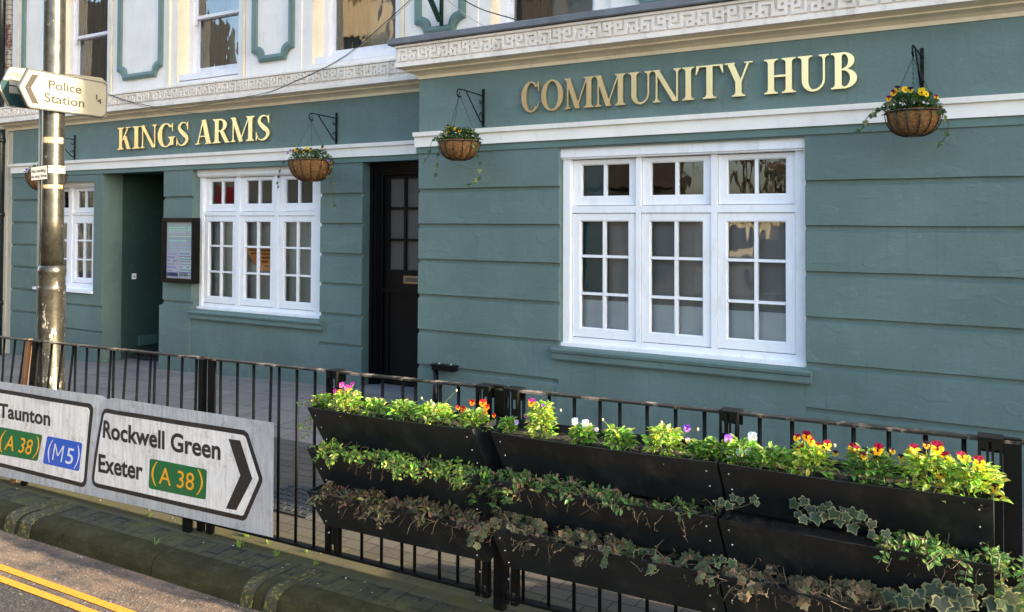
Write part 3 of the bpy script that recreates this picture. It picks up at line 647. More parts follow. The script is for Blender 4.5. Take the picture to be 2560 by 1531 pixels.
def poster(px0,px1,pz0,pz1,base,ink,rows,style):
    q=MB(); yp=.532; q.col=base; q.box(px0,px1,yp,yp+.002,pz0,pz1)
    rnd=random.Random(int(px0*1000)+style)
    for k in range(rows):
        z=pz1-(pz1-pz0)*(k+.7)/(rows+.5); q.col=tuple(c*rnd.uniform(.7,1.4) for c in ink); x=px0+.015
        while x<px1-.03:
            wd=min(rnd.uniform(.02,.07),px1-.015-x); h=(pz1-pz0)/rows*.42
            if rnd.random()<.85: q.box(x,x+wd,yp-.0012,yp-.0002,z-h/2,z+h/2)
            x+=wd+.008
    if style==1:
        q.col=(.10,.12,.30); q.box(px0+.006,px1-.006,yp-.0024,yp-.0014,pz0+.01,pz0+.055)
    if style==2:
        for k in range(6): q.col=(.05+.1*(k%2),.05,.07); xx=px0+.02+k*.027; q.box(xx,xx+.012,yp-.0024,yp-.0014,pz0+.012,pz0+.06)
    q.build('poster',vcol('poster_paper',.5,0,.5),NB)
poster(x0+.09,x1-.075,1.50,1.815,(.62,.78,.80),(.78,.92,.94),11,0)
poster(x0+.062,x0+.285,1.155,1.47,(.88,.82,.95),(.50,.44,.66),7,1)
poster(x0+.295,x1-.062,1.155,1.47,(.86,.94,1.0),(.34,.42,.56),9,2)
n=MB(); n.poly([(x0+fw,y0+.02,z0+fw),(x1-fw,y0+.02,z0+fw),(x1-fw,y0+.02,z1-fw),(x0+fw,y0+.02,z1-fw)]); n.build('glass',glassm('board_acrylic',.006,(.97,.97,.97),1.4),NB)
# orange card in place of a sign mirrored in the left window's middle light
q=MB(); a,c=w2[1]; zc=1.535; yq=YW+.062
pts=[(a+.0,zc),(c-.02,zc+.005)]+[((c-.02)+((a)-(c-.02))*t,zc-.31*math.sin(math.pi*(.32+.68*t))**.8) for t in [k/12 for k in range(13)]]
pts=[(a,1.53),(c-.01,1.53),(c-.01,1.27),(a+.30,1.262),(a+.22,1.28),(a+.14,1.33),(a+.07,1.40),(a+.02,1.47)]
q.col=(.95,.45,.12); q.prism([(x,yq,z) for x,z in pts][::-1],(0,.002,0)) ; q.col=(.10,.06,.03)
for z,xa_,xb_ in ((1.505,.02,.42),(1.465,.07,.40),(1.42,.16,.38),(1.37,.24,.36),(1.32,.3,.38)):
    x=a+xa_
    while x<a+xb_: q.box(x,x+.022,yq-.003,yq-.001,z-.008,z+.008); x+=.030
tag(q.build('orange_reflection',vcol('reflected_orange',.5)),'orange card with a curved lower edge inside the left three-light window, standing in for a reflected sign','poster')
# ---------------------------------------------------------------- plants toolkit
def basis(n):
    n=n.normalized(); t=n.cross(Vector((0,0,1))); 
    if t.length<.01: t=Vector((1,0,0))
    t.normalize(); return t,n.cross(t)
def rv(s=1): return Vector((random.gauss(0,1),random.gauss(0,1),random.gauss(0,1)))*s
def leaf(b,p,d,n,l,w,col):
    """pointed oval leaf from p along d, normal n, folded on the midrib"""
    d=d.normalized(); s=d.cross(n)
    if s.length<.01: s=Vector((1,0,0))
    s.normalize(); n=s.cross(d); up=n*w*.18
    b.col=tuple(max(0,c*random.uniform(.72,1.3)) for c in col)
    P=[p,p+d*l*.3+s*w*.42+up,p+d*l*.65+s*w*.40+up,p+d*l-n*l*.12,p+d*l*.65-s*w*.40+up,p+d*l*.3-s*w*.42+up,p+d*l*.5]
    i=b.vs(P); b.face((i,i+1,i+2,i+6)); b.face((i+6,i+2,i+3)); b.face((i+6,i+3,i+4)); b.face((i,i+6,i+4,i+5))
IVY=[(0,-.04),(.22,-.2),(.44,-.12),(.40,.10),(.58,.34),(.31,.42),(.0,.82),(-.31,.42),(-.58,.34),(-.40,.10),(-.44,-.12),(-.22,-.2)]
def ivy(b,p,d,n,s,col,edge=None):
    if edge is None: edge=tuple(min(.5,c*1.5+.01) for c in col)
    d=d.normalized(); t=d.cross(n)
    if t.length<.01: t=Vector((1,0,0))
    t.normalize(); n=t.cross(d)
    k=random.uniform(.8,1.2); cu=random.uniform(-.25,.35)
    def pt(x,z,o,sc_=1): x*=sc_; z=(z-.25)*sc_+.25; return p+t*x*s+d*z*s+n*(o-cu*s*(x*x+(z-.2)**2))
    b.col=tuple(c*k for c in edge); c0=p+d*.25*s
    i=b.vs([pt(x,z,0) for x,z in IVY]+[pt(0,.25,0)])
    for q in range(12): b.face((i+q,i+(q+1)%12,i+12))
    b.col=tuple(c*k*random.uniform(.8,1.2) for c in col)
    i=b.vs([pt(x,z,.0012,random.uniform(.70,.86)) for x,z in IVY]+[pt(0,.25,.0012)])
    for q in range(12): b.face((i+q,i+(q+1)%12,i+12))
def flower(parent,c,n,s,kind):
    b=MB(); n=Vector(n).normalized(); u=Vector((0,0,1))-n*n.z; u.normalize(); r=n.cross(u)*-1
    K={'my':((.20,.004,.03),(.90,.42,.01)),'ro':((.42,.008,.012),(.85,.24,.01)),'mo':((.55,.05,.28),(.95,.35,.02)),'pu':((.16,.06,.42),(.42,.20,.60)),'li':((.55,.42,.72),(.66,.55,.80)),'wl':((.75,.68,.80),(.80,.76,.82)),'py':((.60,.35,.55),(.85,.62,.12)),'dk':((.02,.005,.012),(.45,.28,.02)),'ye':((.70,.48,.01),(.85,.55,.01)),'mp':((.50,.05,.30),(.65,.20,.45))}[kind]
    def petal(ang,l,w,col,o):
        d=u*math.cos(ang)+r*math.sin(ang); t=n.cross(d); b.col=tuple(x*random.uniform(.85,1.15) for x in col)
        P=[c+n*o,c+d*l*.35+t*w*.36+n*(o+.001),c+d*l*.75+t*w*.5+n*(o+.003),c+d*l+t*w*.2+n*(o+.001),c+d*l-t*w*.2+n*(o+.001),c+d*l*.75-t*w*.5+n*(o+.003),c+d*l*.35-t*w*.36+n*(o+.001)]
        b.poly(P)
    for a in (-28,28): petal(R(a),s*.62,s*.62,K[0],0)
    for a in (-95,95): petal(R(a),s*.50,s*.50,K[1],.0015)
    petal(R(180),s*.52,s*.70,K[1],.003)
    b.col=(.05,.01,.01) if kind!='wl' else (.8,.6,.1)
    b.poly([c+n*.006+(u*math.cos(a)*.16+r*math.sin(a)*.11-u*.08)*s for a in [k*math.pi/3 for k in range(6)]])
    b.build('flower',PETAL,parent)
GL=[(.24,.38,.065),(.15,.28,.05),(.36,.47,.11),(.10,.21,.04)]
def foliage(b,c,rx,ry,h,nl,ll=(.016,.032),cols=GL,stems=8):
    for k in range(stems):
        a=random.uniform(0,6.28); r=random.uniform(.2,.8); e=c+Vector((rx*r*math.cos(a),ry*r*math.sin(a),h*random.uniform(.5,.95)))
        b.col=(.16,.24,.06); b.tube([c+Vector((rx*r*.3*math.cos(a),ry*r*.3*math.sin(a),0)),(c+e)/2+rv(.004),e],.0013,4,False)
    for k in range(nl):
        a=random.uniform(0,6.28); t=random.random()**.6; rr=math.sqrt(random.random())
        z=h*t; sp=math.sqrt(max(.15,1-(t*.85)**2))
        p=c+Vector((rx*rr*sp*math.cos(a),ry*rr*sp*math.sin(a),z))
        d=Vector((math.cos(a)+random.gauss(0,.5),math.sin(a)+random.gauss(0,.5),random.gauss(.25,.45))); n=Vector((0,0,1))+rv(.45)
        l=random.uniform(*ll); leaf(b,p,d,n,l,l*random.uniform(.45,.62),random.choice(cols))
def pansy(x,y,z,rx,h,nl,flowers,label,cols=GL,ll=(.018,.036),buds=()):
    o=thing('pansy_plant',(x,y,z),label,'flowering plant','pansies and violas in the top planters')
    b=MB(); foliage(b,Vector((x,y,z)),rx,rx*.8,h,nl,ll,cols)
    for fp,kk,s in flowers:
        b.col=(.18,.26,.07); b.tube([(x+(fp.x-x)*.4,y+(fp.y-y)*.4,z+h*.3),fp+Vector((0,.004,-.012)),fp+Vector((0,.004,0))],.0012,4,False)
    for bp in buds:
        b.col=(.22,.26,.09); b.tube([(x,y,z+h*.4),(Vector((x,y,z+h*.4))+bp)/2+Vector((0,0,.01)),bp],.0013,4,False); b.col=(.55,.55,.35); b.ell(bp,.005,.005,.007,6,4)
    b.build('foliage',LEAF,o)
    for fp,kk,s in flowers: flower(o,fp,Vector((.25,-1,.35))+rv(.25),s,kk)
# ---------------------------------------------------------------- planters
ZT=lambda x,row:(.950+.017*x)-row*.213
PX=[(-3.135,-2.115),(-2.018,-.994),(-.984,-.072)]
RN=['top','middle','bottom']; CN=['left','centre','right']
YB,YF=-2.872,-3.112
for ci,(x0,x1) in enumerate(PX):
    for row in range(3):
        o=thing('planter_box',((x0+x1)/2,-3.0,ZT((x0+x1)/2,row)-.215),'black plastic planter trough, %s row, %s of the three columns on the railing'%(RN[row],CN[ci]),'planter','black planter troughs hung on the railing')
        b=MB(); n=8; th=.006; rings=[]
        def sect(x,t):
            z1=ZT(x,row)-.004*math.sin(math.pi*t)*(1 if row==0 else .6)+.001*noise.noise(Vector((x*4,row,0))); bow=-.012*math.sin(math.pi*t)+.004*noise.noise(Vector((x*3,row*5,2)))
            return [(x,YB,z1+.012),(x,YB,z1-.205),(x,YB-.105,z1-.215),(x,YF+bow,z1),(x,YF+bow+th,z1+.0005),(x,YB-.102,z1-.208),(x,YB-th,z1-.199),(x,YB-th,z1+.012)]
        R_=[b.vs(sect(x0+(x1-x0)*k/n,k/n)) for k in range(n+1)]
        for k in range(n):
            for q in range(8): b.face((R_[k]+q,R_[k]+(q+1)%8,R_[k+1]+(q+1)%8,R_[k+1]+q))
        b.face([R_[0]+q for q in range(8)][::-1]); b.face([R_[-1]+q for q in range(8)])
        # folded lip highlight
        b.build('trough',PLAST,o)
        for xe,sg in ((x0,-1),(x1,1)):
            e=MB(); z1=ZT(xe,row)
            pts=[(YB,z1+.008),(YB,z1-.203),(YB-.104,z1-.213),(YF+.003,z1-.003)]
            e.prism([(xe+(.001 if sg<0 else -.007),a,c) for a,c in pts],(.006,0,0)); e.build('end_panel',PLAST,o)
        sc_=MB()
        for fx_,fz in ((.035,.045),(.035,.115),(.955,.045),(.955,.115),(.965-.01,.185),(.03,.185)):
            xx=x0+(x1-x0)*fx_; zz=ZT(xx,row)-fz; yy=YF+(.135*fz/.215)-.0065*(1 if .1<fx_<.9 else .4)
            sc_.ell((xx,yy,zz),.0038,.003,.0038,6,4)
        sc_.build('rivets',paint('rivet_zinc',(.42,.42,.42),.35,.1,metal=.5) if 'rivet_zinc' not in bpy.data.materials else bpy.data.materials['rivet_zinc'],o)
        s=MB(); m_=40; i=s.vs([(x0+.01+(x1-x0-.02)*k/m_, YB-.006+(YF+.012-YB+.006)*j/6, ZT(x0+(x1-x0)*k/m_,row)-.030+.012*noise.noise(Vector((k*.6,j*.9,row*3+ci)))) for k in range(m_+1) for j in range(7)])
        for k in range(m_):
            for j in range(6): s.face((i+k*7+j,i+(k+1)*7+j,i+(k+1)*7+j+1,i+k*7+j+1))
        s.build('soil',SOIL,o)
# hanging channels that carry the troughs
for k,(xb,lb) in enumerate(((-3.175,'left end of the planters'),(-2.205,'left side of the middle railing post'),(-2.045,'right side of the middle railing post'),(-1.012,'joint between the centre and right planters'),(-.085,'right end of the planters'))):
    o=thing('planter_bracket',(xb,-2.87,.05),'slotted steel channel at the '+lb,'bracket','slotted steel channels carrying the planters')
    b=MB(); zt=1.075+.018*xb+.022; wd=.036
    for s_ in (-1,1):
        xa=xb+s_*.020-.016*(1 if s_>0 else 1)
        # slotted strip: rails of the strip with gaps
        for (za,zb_) in ((zt-.035,zt),(zt-.135,zt-.085),(.12,zt-.185),(.06,.075)):
            b.box(xa,xa+.032,-2.893,-2.889,za,zb_)
        for za,zb_ in ((zt-.085,zt-.035),(zt-.185,zt-.135),(.075,.12)):
            b.box(xa,xa+.008,-2.893,-2.889,za,zb_); b.box(xa+.024,xa+.032,-2.893,-2.889,za,zb_)
    b.box(xb-.038,xb-.034,-2.889,-2.862,.06,zt); b.box(xb+.034,xb+.038,-2.889,-2.862,.06,zt)
    b.box(xb-.04,xb+.04,-2.895,-2.815,zt,zt+.006); b.box(xb-.04,xb+.04,-2.820,-2.815,zt-.06,zt)
    b.build('channel',BLKMET,o)
    b=MB()
    for zz in (zt-.20,zt-.235,.18): b.ell((xb-.004,-2.896,zz),.0055,.004,.0055,8,5)
    b.build('bolt',bpy.data.materials['rivet_zinc'],o)
# ---------------------------------------------------------------- guard railing
def railpanel(xa,xb,bars,label,posts,toplift=.0,lean=None,foot=True,bot=True):
    o=thing('guardrail_panel',((xa+xb)/2,-2.85,gz((xa+xb)/2,-2.85)),label,'railing','guard railing panels along the kerb')
    zt=lambda x:1.095+.0175*x; zb=lambda x:.116+.0175*x
    n=10; t=MB(); i=[]
    for k in range(n+1):
        x=xa+(xb-xa)*k/n; z=zt(x)+.0012*noise.noise(Vector((x*5,0,0))); i.append(t.vs([(x,-2.873,z-.010),(x,-2.873,z-.001),(x,-2.869,z),(x,-2.831,z),(x,-2.827,z-.001),(x,-2.827,z-.010)]))
    for k in range(n):
        for q in range(6): t.face((i[k]+q,i[k]+(q+1)%6,i[k+1]+(q+1)%6,i[k+1]+q))
    t.face([i[0]+q for q in range(6)][::-1]); t.face([i[-1]+q for q in range(6)])
    t.build('top_rail',RAILTOP,o)
    if bot:
        t=MB(); z=[zb(xa),zb(xb)]; t.hexa([(xa,-2.872,z[0]-.012),(xb,-2.872,z[1]-.012),(xb,-2.828,z[1]-.012),(xa,-2.828,z[0]-.012),(xa,-2.872,z[0]),(xb,-2.872,z[1]),(xb,-2.828,z[1]),(xa,-2.828,z[0])]); t.build('bottom_rail',BLKMET,o)
    for q in bars:
        x,dx=q if isinstance(q,tuple) else (q,0.)
        t=MB(); z1=zt(x)-.010; z0=zb(x)
        t.tube([(x-dx*2.6,-2.85,z0),(x-dx*1.2,-2.85+random.uniform(-.003,.003),(z0+z1)/2),(x,-2.85,z1)],.0085,8); t.build('baluster',BLKMET,o,smooth=True)
    for (px_,wx,mt_,ln,zx) in posts:
        t=MB(); x=px_; z1=zt(x)+zx; z0=gz(x,-2.85)-.05
        t.hexa([(x-wx/2-ln,-2.866,z0),(x+wx/2-ln,-2.866,z0),(x+wx/2-ln,-2.834,z0),(x-wx/2-ln,-2.834,z0),(x-wx/2,-2.866,z1),(x+wx/2,-2.866,z1),(x+wx/2,-2.834,z1),(x-wx/2,-2.834,z1)])
        t.build('post',mt_,o)
    return o
railpanel(-8.0,-6.125,[-7.95+.135*k for k in range(10)]+[(-6.478,.026),(-6.331,.071),(-6.201,.085)],'leaning railing panel ending in a brown post at the left edge of the photo',[(-6.148,.036,RUST,.19,.004)])
railpanel(-6.10,-4.215,[(-5.998,0),(-5.862,.057),(-5.733,.065),(-5.603,.063),(-5.579,0),(-5.446,.011),(-5.313,.015),(-5.179,.027),(-5.147,.005),(-5.014,.031),(-4.888,.018),(-4.761,.017),(-4.719,.006),(-4.583,.013),(-4.454,.008),(-4.320,.007)],'railing panel with bent bars behind the Taunton sign',[(-6.06,.038,BLKMET,.13,.0),(-4.262,.040,BLKMET,.0,.004)])
railpanel(-4.20,-2.18,[-4.101,-3.955,-3.818,(-3.674,.01),-3.61,-3.471,-3.332,-3.210,-3.138,-2.987,-2.853,-2.718,-2.636,-2.481,-2.37,-2.26],'railing panel between the long road sign and the middle post',[(-4.178,.040,BLKMET,0,-.004)])
railpanel(-2.145,-.045,[-1.997,-1.861,-1.731,-1.603,-1.507,-1.379,-1.25,-1.124,-1.032,-.895,-.768,-.645,-.54,-.416,-.292,-.168],'railing panel behind the centre and right planters with a worn top rail',[(-2.125,.055,BLKMET,0,.010)])
railpanel(-.05,2.1,[.08,.215,.35,.485]+[.62+.135*k for k in range(10)],'railing panel starting at the wide post right of the planters',[(-.018,.056,BLKMET,0,.006)])
# ---------------------------------------------------------------- text helper
_font=None
def text_mesh(s,x0,x1,z0,z1,y,mat,name,parent,bold=.012,cap='H',map_=None,depth=.0015):
    cu=bpy.data.curves.new('t','FONT'); cu.body=s; cu.size=1; cu.offset=bold; cu.resolution_u=4
    to=bpy.data.objects.new('t',cu); sc.collection.objects.link(to); bpy.context.view_layer.update()
    dg=bpy.context.evaluated_depsgraph_get(); me=bpy.data.meshes.new_from_object(to.evaluated_get(dg)); bpy.data.objects.remove(to)
    vs=[v.co.copy() for v in me.vertices]; mnx=min(v.x for v in vs); mxx=max(v.x for v in vs)
    capH=.729 if s[0] not in '(' else .729
    b=MB(); f=map_ or (lambda u,v:(x0+(x1-x0)*u,y,z0+(z1-z0)*v))
    i=b.vs([f((v.x-mnx)/(mxx-mnx),v.y/capH) for v in vs])
    for p in me.polygons: b.face([i+k for k in p.vertices])
    o=b.build(name,mat,parent); bpy.data.meshes.remove(me)
    return o
# ---------------------------------------------------------------- long direction sign
YS=-2.925
DS=thing('direction_sign',(-5,YS,.0),'long dented grey road sign with Taunton and Exeter, fixed to the railing','road sign')
def warp(x,z):     # dented plate
    t=(x+5.18)/.10; dent=.022*math.exp(-t*t)*max(0,(z-.3)/.4)
    return YS+dent+.006*math.sin(x*2.1)+.003*math.sin(x*9)*z
def SW(x,z,o): return (x,warp(x,z)-o,z)
def ztop(x): return .672+(x+6.4)*.019-(.018*math.exp(-((x+5.13)/.05)**2))
def zbot(x): return -.012+(x+6.4)*.036
b=MB(); nx=70; nzz=8; xs=[-7.35+(3.785)*k/nx for k in range(nx+1)]
def plate(o): return [b.vs([SW(x,zbot(x)+(ztop(x)-zbot(x))*j/nzz,o) for j in range(nzz+1)]) for x in xs]
A=plate(.0); B_=plate(-.003)
for k in range(nx):
    for j in range(nzz): b.face((A[k]+j,A[k+1]+j,A[k+1]+j+1,A[k]+j+1)); b.face((B_[k]+j+1,B_[k+1]+j+1,B_[k+1]+j,B_[k]+j))
    for j in (0,nzz): b.face((A[k]+j,B_[k]+j,B_[k+1]+j,A[k+1]+j))
for k in (0,nx): b.face([A[k]+j for j in range(nzz+1)]+[B_[k]+j for j in range(nzz,-1,-1)])
b.build('plate',GALV,DS,smooth=False)
def drape(poly,o,mat,name,parent=DS):
    """fill polygon in x-z, cut into x-slices so that it follows the plate"""
    b=MB(); xsn=[p[0] for p in poly]; x0,x1=min(xsn),max(xsn); n=max(1,int((x1-x0)/.04))
    def cutz(x):
        zs=[]
        for k in range(len(poly)):
            (xa,za),(xb,zb_)=poly[k],poly[(k+1)%len(poly)]
            if (xa<=x<xb) or (xb<=x<xa): zs.append(za+(zb_-za)*(x-xa)/(xb-xa))
        return (min(zs),max(zs)) if len(zs)>1 else None
    xx=sorted(set([x0+1e-5]+[x0+(x1-x0)*k/n for k in range(1,n)]+[p for p in xsn if x0<p<x1]+[x1-1e-5])); prev=None
    for x in xx:
        c=cutz(x) 
        if c is None: continue
        cur=[SW(x,c[0]+(c[1]-c[0])*j/3,o) for j in range(4)]
        if prev: 
            i=b.vs(prev+cur)
            for j in range(3): b.face((i+j,i+4+j,i+5+j,i+1+j))
        prev=cur
    return b.build(name,mat,parent)
def rrect(x0,x1,z0,z1,r,skew=0,n=5,tilt=0):
    pts=[]
    for cx,cz,a in ((x1-r,z1-r,0),(x0+r,z1-r,90),(x0+r,z0+r,180),(x1-r,z0+r,270)):
        for k in range(n+1): t=R(a+90*k/n); pts.append((cx+r*math.cos(t),cz+r*math.sin(t)))
    return [(x+skew*(z-z0)+0,z+tilt*(x-x0)) for x,z in pts]
drape(rrect(-7.2,-5.325,.047,.610,.05,.11,tilt=.012),.0016,SBLACK,'black_border'); drape(rrect(-7.17,-5.352,.077,.582,.03,.11,tilt=.012),.0030,SWHITE,'white_panel')
o2=[(-5.262,.150),(-5.255,.118),(-5.235,.099),(-5.20,.094),(-3.862,.137),(-3.80,.139),(-3.775,.155),(-3.648,.385),(-3.648,.408),(-3.765,.640),(-3.80,.654),(-5.12,.620),(-5.165,.608),(-5.185,.58),(-5.215,.43)]
def inset(poly,d):
    n=len(poly); out=[]
    for k in range(n):
        p0,p1,p2=[Vector(poly[(k+t)%n]) for t in (-1,0,1)]
        a=(p1-p0).normalized(); c=(p2-p1).normalized(); n1=Vector((-a.y,a.x)); n2=Vector((-c.y,c.x)); m=(n1+n2); m/=max(.3,m.dot(n1)); out.append(tuple(p1+m*d))
    return out
drape(o2,.0016,SBLACK,'black_border'); drape(inset(o2,.028),.0030,SWHITE,'white_panel')
drape([(-3.93,.588),(-3.828,.592),(-3.727,.392),(-3.8,.30),(-3.855,.188),(-3.945,.182),(-3.83,.40)][::-1] if False else [(-3.93,.588),(-3.83,.592),(-3.725,.39),(-3.825,.392)],.0044,SBLACK,'chevron')
drape([(-3.825,.394),(-3.725,.392),(-3.857,.190),(-3.945,.184)],.0044,SBLACK,'chevron')
def stext(s,bl,br,h,mat,bold=.026,shear=0.,o=.0046):
    (x0,z0),(x1,z1)=bl,br
    f=lambda u,v:SW(x0+(x1-x0)*u+shear*h*v,z0+(z1-z0)*u+h*v,o)
    return text_mesh(s,0,0,0,0,0,mat,'lettering',DS,bold,map_=f)
stext('Taunton',(-6.378,.418),(-5.737,.433),.103,SBLACK)
stext('Rockwell Green',(-5.155,.431),(-3.997,.458),.113,SBLACK)
stext('Exeter',(-5.188,.203),(-4.722,.222),.118,SBLACK)
def quadr(q,r):  # rounded quadrilateral
    out=[]; n=len(q)
    for k in range(n):
        p0,p1,p2=[Vector(q[(k+t)%n]) for t in (-1,0,1)]; a=p1+(p0-p1).normalized()*r; c=p1+(p2-p1).normalized()*r
        for t in (0,.33,.66,1): out.append(tuple(a.lerp(p1,t).lerp(p1.lerp(c,t),t)))
    return out
drape(quadr([(-6.43,.143),(-5.885,.166),(-5.829,.356),(-6.385,.345)],.02),.0040,SGREEN,'green_patch')
drape(quadr([(-5.822,.162),(-5.403,.169),(-5.369,.363),(-5.772,.358)],.02),.0040,SBLUE,'blue_patch')
drape(quadr([(-4.663,.180),(-4.121,.203),(-4.113,.382),(-4.655,.367)],.02),.0040,SGREEN,'green_patch')
def route(x0,x1,zb_,zt_,chars,mat,tilt,sh,em=False):
    h=zt_-zb_; W=x1-x0
    f0=lambda u,v:SW(x0+W*u+sh*h*v,zb_+tilt*W*u+h*v,.0056)
    text_mesh(chars,0,0,0,0,0,mat,'lettering',DS,.004,map_=lambda u,v:f0((.60+.23*u) if em else (.155+.69*u),.14+.72*v))
    if em:
        b=MB(); F=lambda u,v:f0(.17+.32*u,.14+.72*v)
        for q in (((0,0),(.12,0),(.12,1),(0,1)),((.88,0),(1,0),(1,1),(.88,1)),((.12,1),(.0,1),(.44,.30),(.56,.30)),((.88,1),(1.0,1),(.56,.305),(.44,.305))): b.poly([F(*t) for t in q])
        b.build('lettering',mat,DS)
    b=MB()
    for c,s in ((0,1),(1,-1)):
        A=[];B2=[]
        for k in range(11):
            v=k/10; bow=.085*(1-(2*v-1)**2); u=(.095-bow) if s>0 else (1-.095+bow); tw=.034*(.6+.4*(1-abs(2*v-1)))
            A.append(f0(u-tw/2,v)); B2.append(f0(u+tw/2,v))
        b.strip(A,B2,(0,.001,0)); b.build('bracket_mark',mat,DS); b=MB()
route(-6.385,-5.90,.168,.328,'A 38',SYEL,.02,.35); route(-5.775,-5.425,.180,.340,'5',STXTW,.0,.25,True); route(-4.635,-4.155,.204,.355,'A 38',SYEL,.035,.06)
b=MB()
for k in (-5.9,-4.95,-4.2):
    for z_ in (.12,.55): b=MB(); b.box(k-.025,k+.025,YS+.03,-2.87,z_,z_+.05); b.build('fixing_clamp',GALV,DS)
for x_ in (-4.36,-6.75): b=MB(); b.box(x_,x_+.06,-2.91,-2.88,-.06,.6); b.build('sign_leg',BLKMET,DS)
# ---------------------------------------------------------------- lamp post with signs
def lampmat():
    m,n,B,N,L=newmat('black_painted_steel'); p=pos(N,L)
    c=ramp(N,L,nz(N,L,p,14,6,.7),[(.35,(.035,.033,.027)),(.65,(.085,.080,.065))])
    sx=N.new('ShaderNodeSeparateXYZ'); L.new(p,sx.inputs[0])
    hm=ramp(N,L,mathn(N,L,'MULTIPLY',sx.outputs[2],.25),[(.08,(.11,)*3),(.50,(.0,)*3)])
    ch=ramp(N,L,mathn(N,L,'ADD',nz(N,L,pos(N,L,(1,1,.45)),26,6,.75),hm),[(.655,(0,0,0)),(.68,(1,1,1))]); c=mixc(N,L,ch,c,(.55,.52,.45))
    L.new(c,B.inputs['Base Color']); B.inputs['Roughness'].default_value=.29; B.inputs['Metallic'].default_value=.7; B.inputs['Specular IOR Level'].default_value=.7; B.inputs['Coat Weight'].default_value=.4; B.inputs['Coat Roughness'].default_value=.18
    bump(N,L,nz(N,L,p,45,6,.7),.35,.003,B); return m
LM=lampmat()
PXX,PYY=-6.385,-2.55
LP=thing('lamp_post',(PXX,PYY,gz(PXX,PYY)),'tall chipped black steel lamp post behind the railing carrying the finger signs','lamp post')
b=MB(); pr=[(.102,-.15),(.102,.62),(.0975,.635),(.0975,1.32),(.100,1.335),(.094,1.35)]
b.lathe((PXX,PYY,0),pr,40); b.build('base_section',LM,LP,smooth=True)
b=MB(); b.lathe((PXX,PYY,0),[(.094,1.35),(.092,1.42),(.098,1.44),(.101,1.46),(.098,1.485),(.086,1.505)],40); b.build('collar',LM,LP,smooth=True)
b=MB(); tp=.035; n=12; rr=[]
b.tube([(PXX-tp*(k/n)*1.2,PYY,1.505+(5.6-1.505)*k/n) for k in range(n+1)],.079,40); b.build('shaft',LM,LP,smooth=True)
TAPE=paint('brown_tape_residue',(.50,.27,.12),.5,.3,(.7,.62,.5),.8); BANDM=paint('steel_band',(.62,.60,.52),.3,.1,metal=.5)
b=MB()
for z0,z1,mi,r in ((2.215,2.255,0,.084),(2.262,2.272,0,.0835),(2.10,2.125,1,.0805),(2.448,2.49,1,.0805),(2.855,2.875,0,.082)):
    b.mi=mi; cx=PXX-tp*((z0-1.5)/4.1)*1.2; a0,a1=(0,360) if mi==0 else (-95,25); nn=40
    A=[(cx+r*math.cos(R(a0+(a1-a0)*k/nn)),PYY+r*math.sin(R(a0+(a1-a0)*k/nn)),z0+(.008*math.sin(k*1.7) if mi else 0)) for k in range(nn+1)]; B2=[(q[0],q[1],z1) for q in A]
    for k in range(nn): b.poly([A[k],A[k+1],B2[k+1],B2[k]])
    b.build('tape_patch' if mi else 'clamp_band',[BANDM,TAPE],LP,smooth=True); b=MB()
b=MB(); cx=PXX-.012; b.tube([(cx-.09,PYY-.05,1.1+.0),(cx-.092,PYY-.05,2.9)],.011,8); b.build('conduit',paint('grey_conduit',(.35,.33,.28),.5),LP,smooth=True)
# sticker on the left of the post
o=thing('number_sticker',(cx-.06,PYY-.06,1.6),'white number sticker on the left side of the lamp post','sticker')
b=MB(); 
for k in range(4):
    a0,a1=R(205+10*k),R(215+10*k); r=.0805
    b.poly([(cx+r*math.cos(a0),PYY+r*math.sin(a0),1.60),(cx+r*math.cos(a1),PYY+r*math.sin(a1),1.60),(cx+r*math.cos(a1),PYY+r*math.sin(a1),1.785),(cx+r*math.cos(a0),PYY+r*math.sin(a0),1.785)])
b.build('label',STXTW,o)
text_mesh('5',0,0,0,0,0,SBLACK,'number',o,.03,map_=lambda u,v:(cx+.0815*math.cos(R(222+20*u)),PYY+.0815*math.sin(R(222+20*u)),1.64+.05*v))
# finger signs: local frame d (along arm), n (towards viewer)
dv=Vector((-.137,.990,0)).normalized(); nv=Vector((.990,.137,0)).normalized()
def frame(off): 
    P0=Vector((PXX-.018,PYY,0))+nv*off
    return lambda u,z,o=0:P0+dv*u+Vector((0,0,z))+nv*o
def sol(px,py,off):
    P0=Vector((PXX-.018,PYY,0))+nv*off; d=ray(px,py); t=((P0-CAM).dot(nv))/d.dot(nv); q=CAM+d*t; return (q-P0).dot(dv),q.z
z0c=lambda x,y:(x/4.947,y/4.947)
OF=.115; G=frame(OF)
FS=thing('finger_sign',G(0,2.67),'sunlit white finger sign reading Police Station with a left arrow','direction sign','finger signs on the lamp post')
S=[sol(*z0c(*q),OF) for q in ((350,845),(1290,1020),(1330,1055),(1318,1420),(1270,1458),(372,1338),(340,1310),(232,1085),(232,1065))]
b=MB(); b.prism([G(u,z) for u,z in S][::-1],-nv*.022); b.build('backing',paint('grey_sign_edge',(.075,.072,.068),.4),FS)
def insetc(P,k): cx_=sum(p[0] for p in P)/len(P); cz_=sum(p[1] for p in P)/len(P); return [(cx_+(p[0]-cx_)*(1-k*.5),cz_+(p[1]-cz_)*(1-k*1.3)) for p in P]
b=MB(); b.prism([G(u,z,.0022) for u,z in insetc(S,.055)][::-1],-nv*.0018); b.build('white_face',PSW,FS)
b=MB(); A_=[sol(*z0c(*q),OF) for q in ((393,920),(475,930),(378,1088),(302,1080))]; C_=[sol(*z0c(*q),OF) for q in ((302,1082),(378,1090),(478,1290),(395,1280))]
for P_ in (A_,C_): b.poly([G(u,z,.0040) for u,z in P_])
b.build('arrow',PSG,FS)
